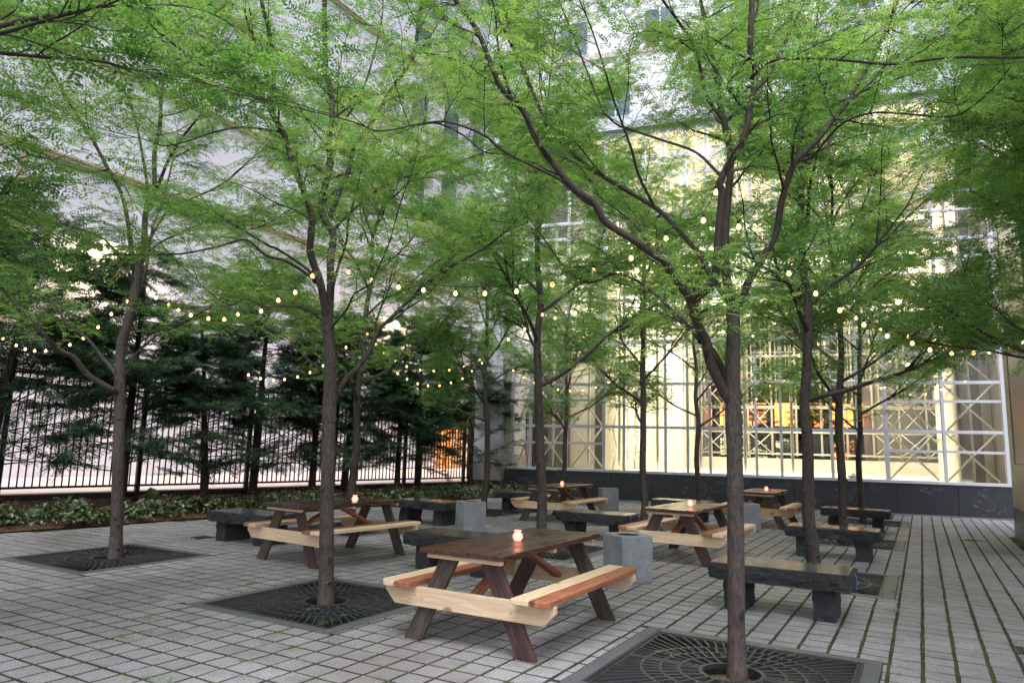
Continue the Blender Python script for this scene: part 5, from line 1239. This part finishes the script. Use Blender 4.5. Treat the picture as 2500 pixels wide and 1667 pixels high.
for i, (x, y, lab) in enumerate(((-12.75, 5.75, 'broad-leaved hosta at the left end of the planting bed'), (-12.85, 7.1, 'broad-leaved hosta just left of the far left trunk'), (-13.0, 8.7, 'broad-leaved hosta at the foot of the first evergreen trunk'), (-11.85, 18.9, 'bright leafy hosta at the far end of the bed'))):
    t_ = thing('hosta', lab, 'plant', (x, y, .05), i * 1.3, 'hostas in the planting bed'); t_.scale = (1.35, 1.35, 1.35)
    for nm, me in zip(('leaves', 'stems'), BG[i % 2]): link(nm, me, None, t_)
for i, (x, y, lab) in enumerate(((-10.2, 20.2, 'thin leggy shrub with drooping leaves before the dark plinth corner'), (-11.6, 19.9, 'thin upright shrub beside the corner pier'))):
    s = Tree(300 + i); R2 = s.R
    for k in range(7):
        b = grow((0, 0, 0), (R2.randn() * .25, R2.randn() * .25, 1), 1.5 * R2.uniform(.7, 1.1), .010, .003, R2, 8, 0, .2); s.TL.add(smooth_path(b, 2), 5)
        for q in range(22):
            p, T = at_(b, R2.uniform(.4, .99)); d = side_dir(T, R2, 1, .5, -.3); s.lp.append(p[:3]); s.ld.append(d); s.ll.append(.12)
    root = thing('shrub', lab, 'shrub', (x, y, .03)); link('stems', s.TL.mesh('stems'), M['bark'], root)
    link('leaves', leaf_mesh('leaves', s.lp, s.ld, s.ll, 2, .030, .08, M['bedding_leaf'], R2, .4), None, root)
# fallen sprigs on the stones (beyond counting)
R = np.random.RandomState(5); pos = []; dr = []; ln = []
for k in range(1900):
    x = R.uniform(-12, 2.6); y = R.uniform(2.6, 20)
    if x < bed_edge(y) + .15 or (x*WN[0] + y*WN[1]) > WD - .8: continue
    if R.rand() > .16 + .25 * (x < -4): continue
    m_ = R.randint(1, 5); a = R.uniform(0, 2*PI)
    for q in range(m_):
        pos.append((x + R.randn() * .035, y + R.randn() * .035, .012 + R.uniform(0, .01))); aa = a + R.randn() * .5; dr.append((math.cos(aa), math.sin(aa), R.uniform(-.02, .12))); ln.append(R.uniform(.06, .17))
tag(link('leaf_litter', leaf_mesh('leaf_litter', pos, dr, ln, 7, .011, .026, M['locust_leaf'], R, .55, .2, 0.0, .12, .02)), 'scattered green locust sprigs fallen on the paving', 'leaf litter', kind='stuff')
pos = []; dr = []; ln = []
for k in range(5200):      # moss and crumbs in the joints
    p = .2117
    if R.rand() < .6: x = -.07 + R.randint(-58, 14) * p + R.randn() * .003; y = R.uniform(2.4, 12)
    else: x = R.uniform(-12, 2.2); y = -.02 + R.randint(11, 60) * p + R.randn() * .002
    if x < bed_edge(y) + .15 or noise.noise(Vector((x * 1.1, y * 1.1, 0))) < -.05: continue
    if any(abs(x - a) < HALF and abs(y - b) < HALF for a, b in GR.values()): continue
    a = R.uniform(0, 2*PI); pos.append((x, y, -.004)); dr.append((math.cos(a), math.sin(a), .35)); ln.append(R.uniform(.018, .04))
tag(link('joint_moss', leaf_mesh('joint_moss', pos, dr, ln, 3, .030, .045, M['locust_leaf'], R, .25, .2, 0.0, .5, -.4)), 'tufts of green moss growing in the paving joints', 'moss', kind='stuff')

# ---------------------------------------------------------------- string lights
SL_ = ['string of bulbs low at the far left in front of the dark evergreens', 'string of bulbs sagging between the far left trunk and the next trunk', 'string of bulbs low against the dark evergreens behind the second trunk',
 'upper string of bulbs in front of the evergreens, left of centre', 'lower string of small bulbs in front of the evergreens, left of centre', 'long string of large bulbs from the second trunk up to the nearest trunk',
 'string of large bulbs descending from the nearest trunk to the right edge', 'string of medium bulbs along the right side above the larger ones', 'string of bulbs between the right-hand trunks before the glass',
 'short string of bulbs behind the nearest table, high in the middle trunks', 'string of tiny bulbs across the left part of the glass wall', 'string of small bulbs across the bright middle of the glass wall',
 'string of tiny bulbs around the slim trunk before the plinth', 'string of tiny bulbs low in the boughs at the right of the glass wall']
bulb = MB(); bulb.lathe([(0, -.062), (.013, -.059), (.023, -.048), (.0265, -.034), (.0235, -.020), (.014, -.006), (.012, .004)], 14); bulb_me = bulb.mesh('bulb', [M['bulb_glow']], True)
sk = MB(); sk.lathe([(.0125, .002), (.0165, .006), (.0165, .040), (.008, .048), (0, .048)], 10); sock_me = sk.mesh('socket', [M['socket']], True)
for pts, lab in zip(STRINGS, SL_):
    o = pts[0]; g = thing('string_light', lab, 'string lights', tuple(o), group='string lights hung between the trees')
    P = np.array([[p[0] - o[0], p[1] - o[1], p[2] - o[2] + .045, .0035] for p in pts])
    a = P[0] + (P[0] - P[1]) * .8; b = P[-1] + (P[-1] - P[-2]) * .8; a[3] = b[3] = .0035
    T = Tubes(); T.add(smooth_path(np.vstack([a, P, b]), 3), 5); link('cable', T.mesh('cable'), M['socket'], g)
    for p in pts:
        q = link('bulb', bulb_me, None, g, (p[0] - o[0], p[1] - o[1], p[2] - o[2]), None); q.scale = (.72, .72, .72); link('socket', sock_me, None, q)

# ---------------------------------------------------------------- light and camera
sc = bpy.context.scene
w = bpy.data.worlds.new('World'); sc.world = w; w.use_nodes = True
nt = w.node_tree; bg = nt.nodes['Background']; sky = nt.nodes.new('ShaderNodeTexSky'); sky.sky_type = 'NISHITA'; sky.sun_disc = False
SUN_EL, SUN_AZ = 62.0, 150.0     # azimuth clockwise from +Y
sky.sun_elevation = math.radians(SUN_EL); sky.sun_rotation = math.radians(SUN_AZ); sky.dust_density = 2.5; sky.air_density = 1.2
hs = nt.nodes.new('ShaderNodeHueSaturation'); hs.inputs['Saturation'].default_value = .35; hs.inputs['Value'].default_value = 1.15; nt.links.new(sky.outputs[0], hs.inputs['Color']); nt.links.new(hs.outputs[0], bg.inputs[0]); bg.inputs[1].default_value = .15
S = bpy.data.lights.new('sun', 'SUN'); S.energy = 1.6; S.angle = math.radians(30); S.color = (.97, .98, 1.0)
so = bpy.data.objects.new('sun', S); C.objects.link(so)
az = math.radians(SUN_AZ); el = math.radians(SUN_EL)
so.rotation_euler = Vector((-math.sin(az)*math.cos(el), -math.cos(az)*math.cos(el), -math.sin(el))).to_track_quat('-Z', 'Y').to_euler()
sc.view_settings.view_transform = 'Standard'; sc.view_settings.look = 'None'; sc.view_settings.gamma = 1; sc.view_settings.exposure = EXPOSURE
cam = bpy.data.cameras.new('camera'); co = bpy.data.objects.new('camera', cam); C.objects.link(co)
cam.sensor_width = 36; cam.lens = 36 * 1726.7 / 2500; cam.clip_start = .05; cam.clip_end = 1000
m = Matrix(CAM_M).to_4x4(); m.translation = Vector((0, 0, 1.5)); co.matrix_world = m; sc.camera = co
sc.render.engine = 'CYCLES'; cy = sc.cycles
cy.use_denoising = True; cy.max_bounces = 10; cy.diffuse_bounces = 4; cy.glossy_bounces = 4; cy.transmission_bounces = 6; cy.transparent_max_bounces = 16
cy.sample_clamp_indirect = 6; cy.caustics_reflective = False; cy.caustics_refractive = False; cy.use_adaptive_sampling = True; cy.adaptive_threshold = .03
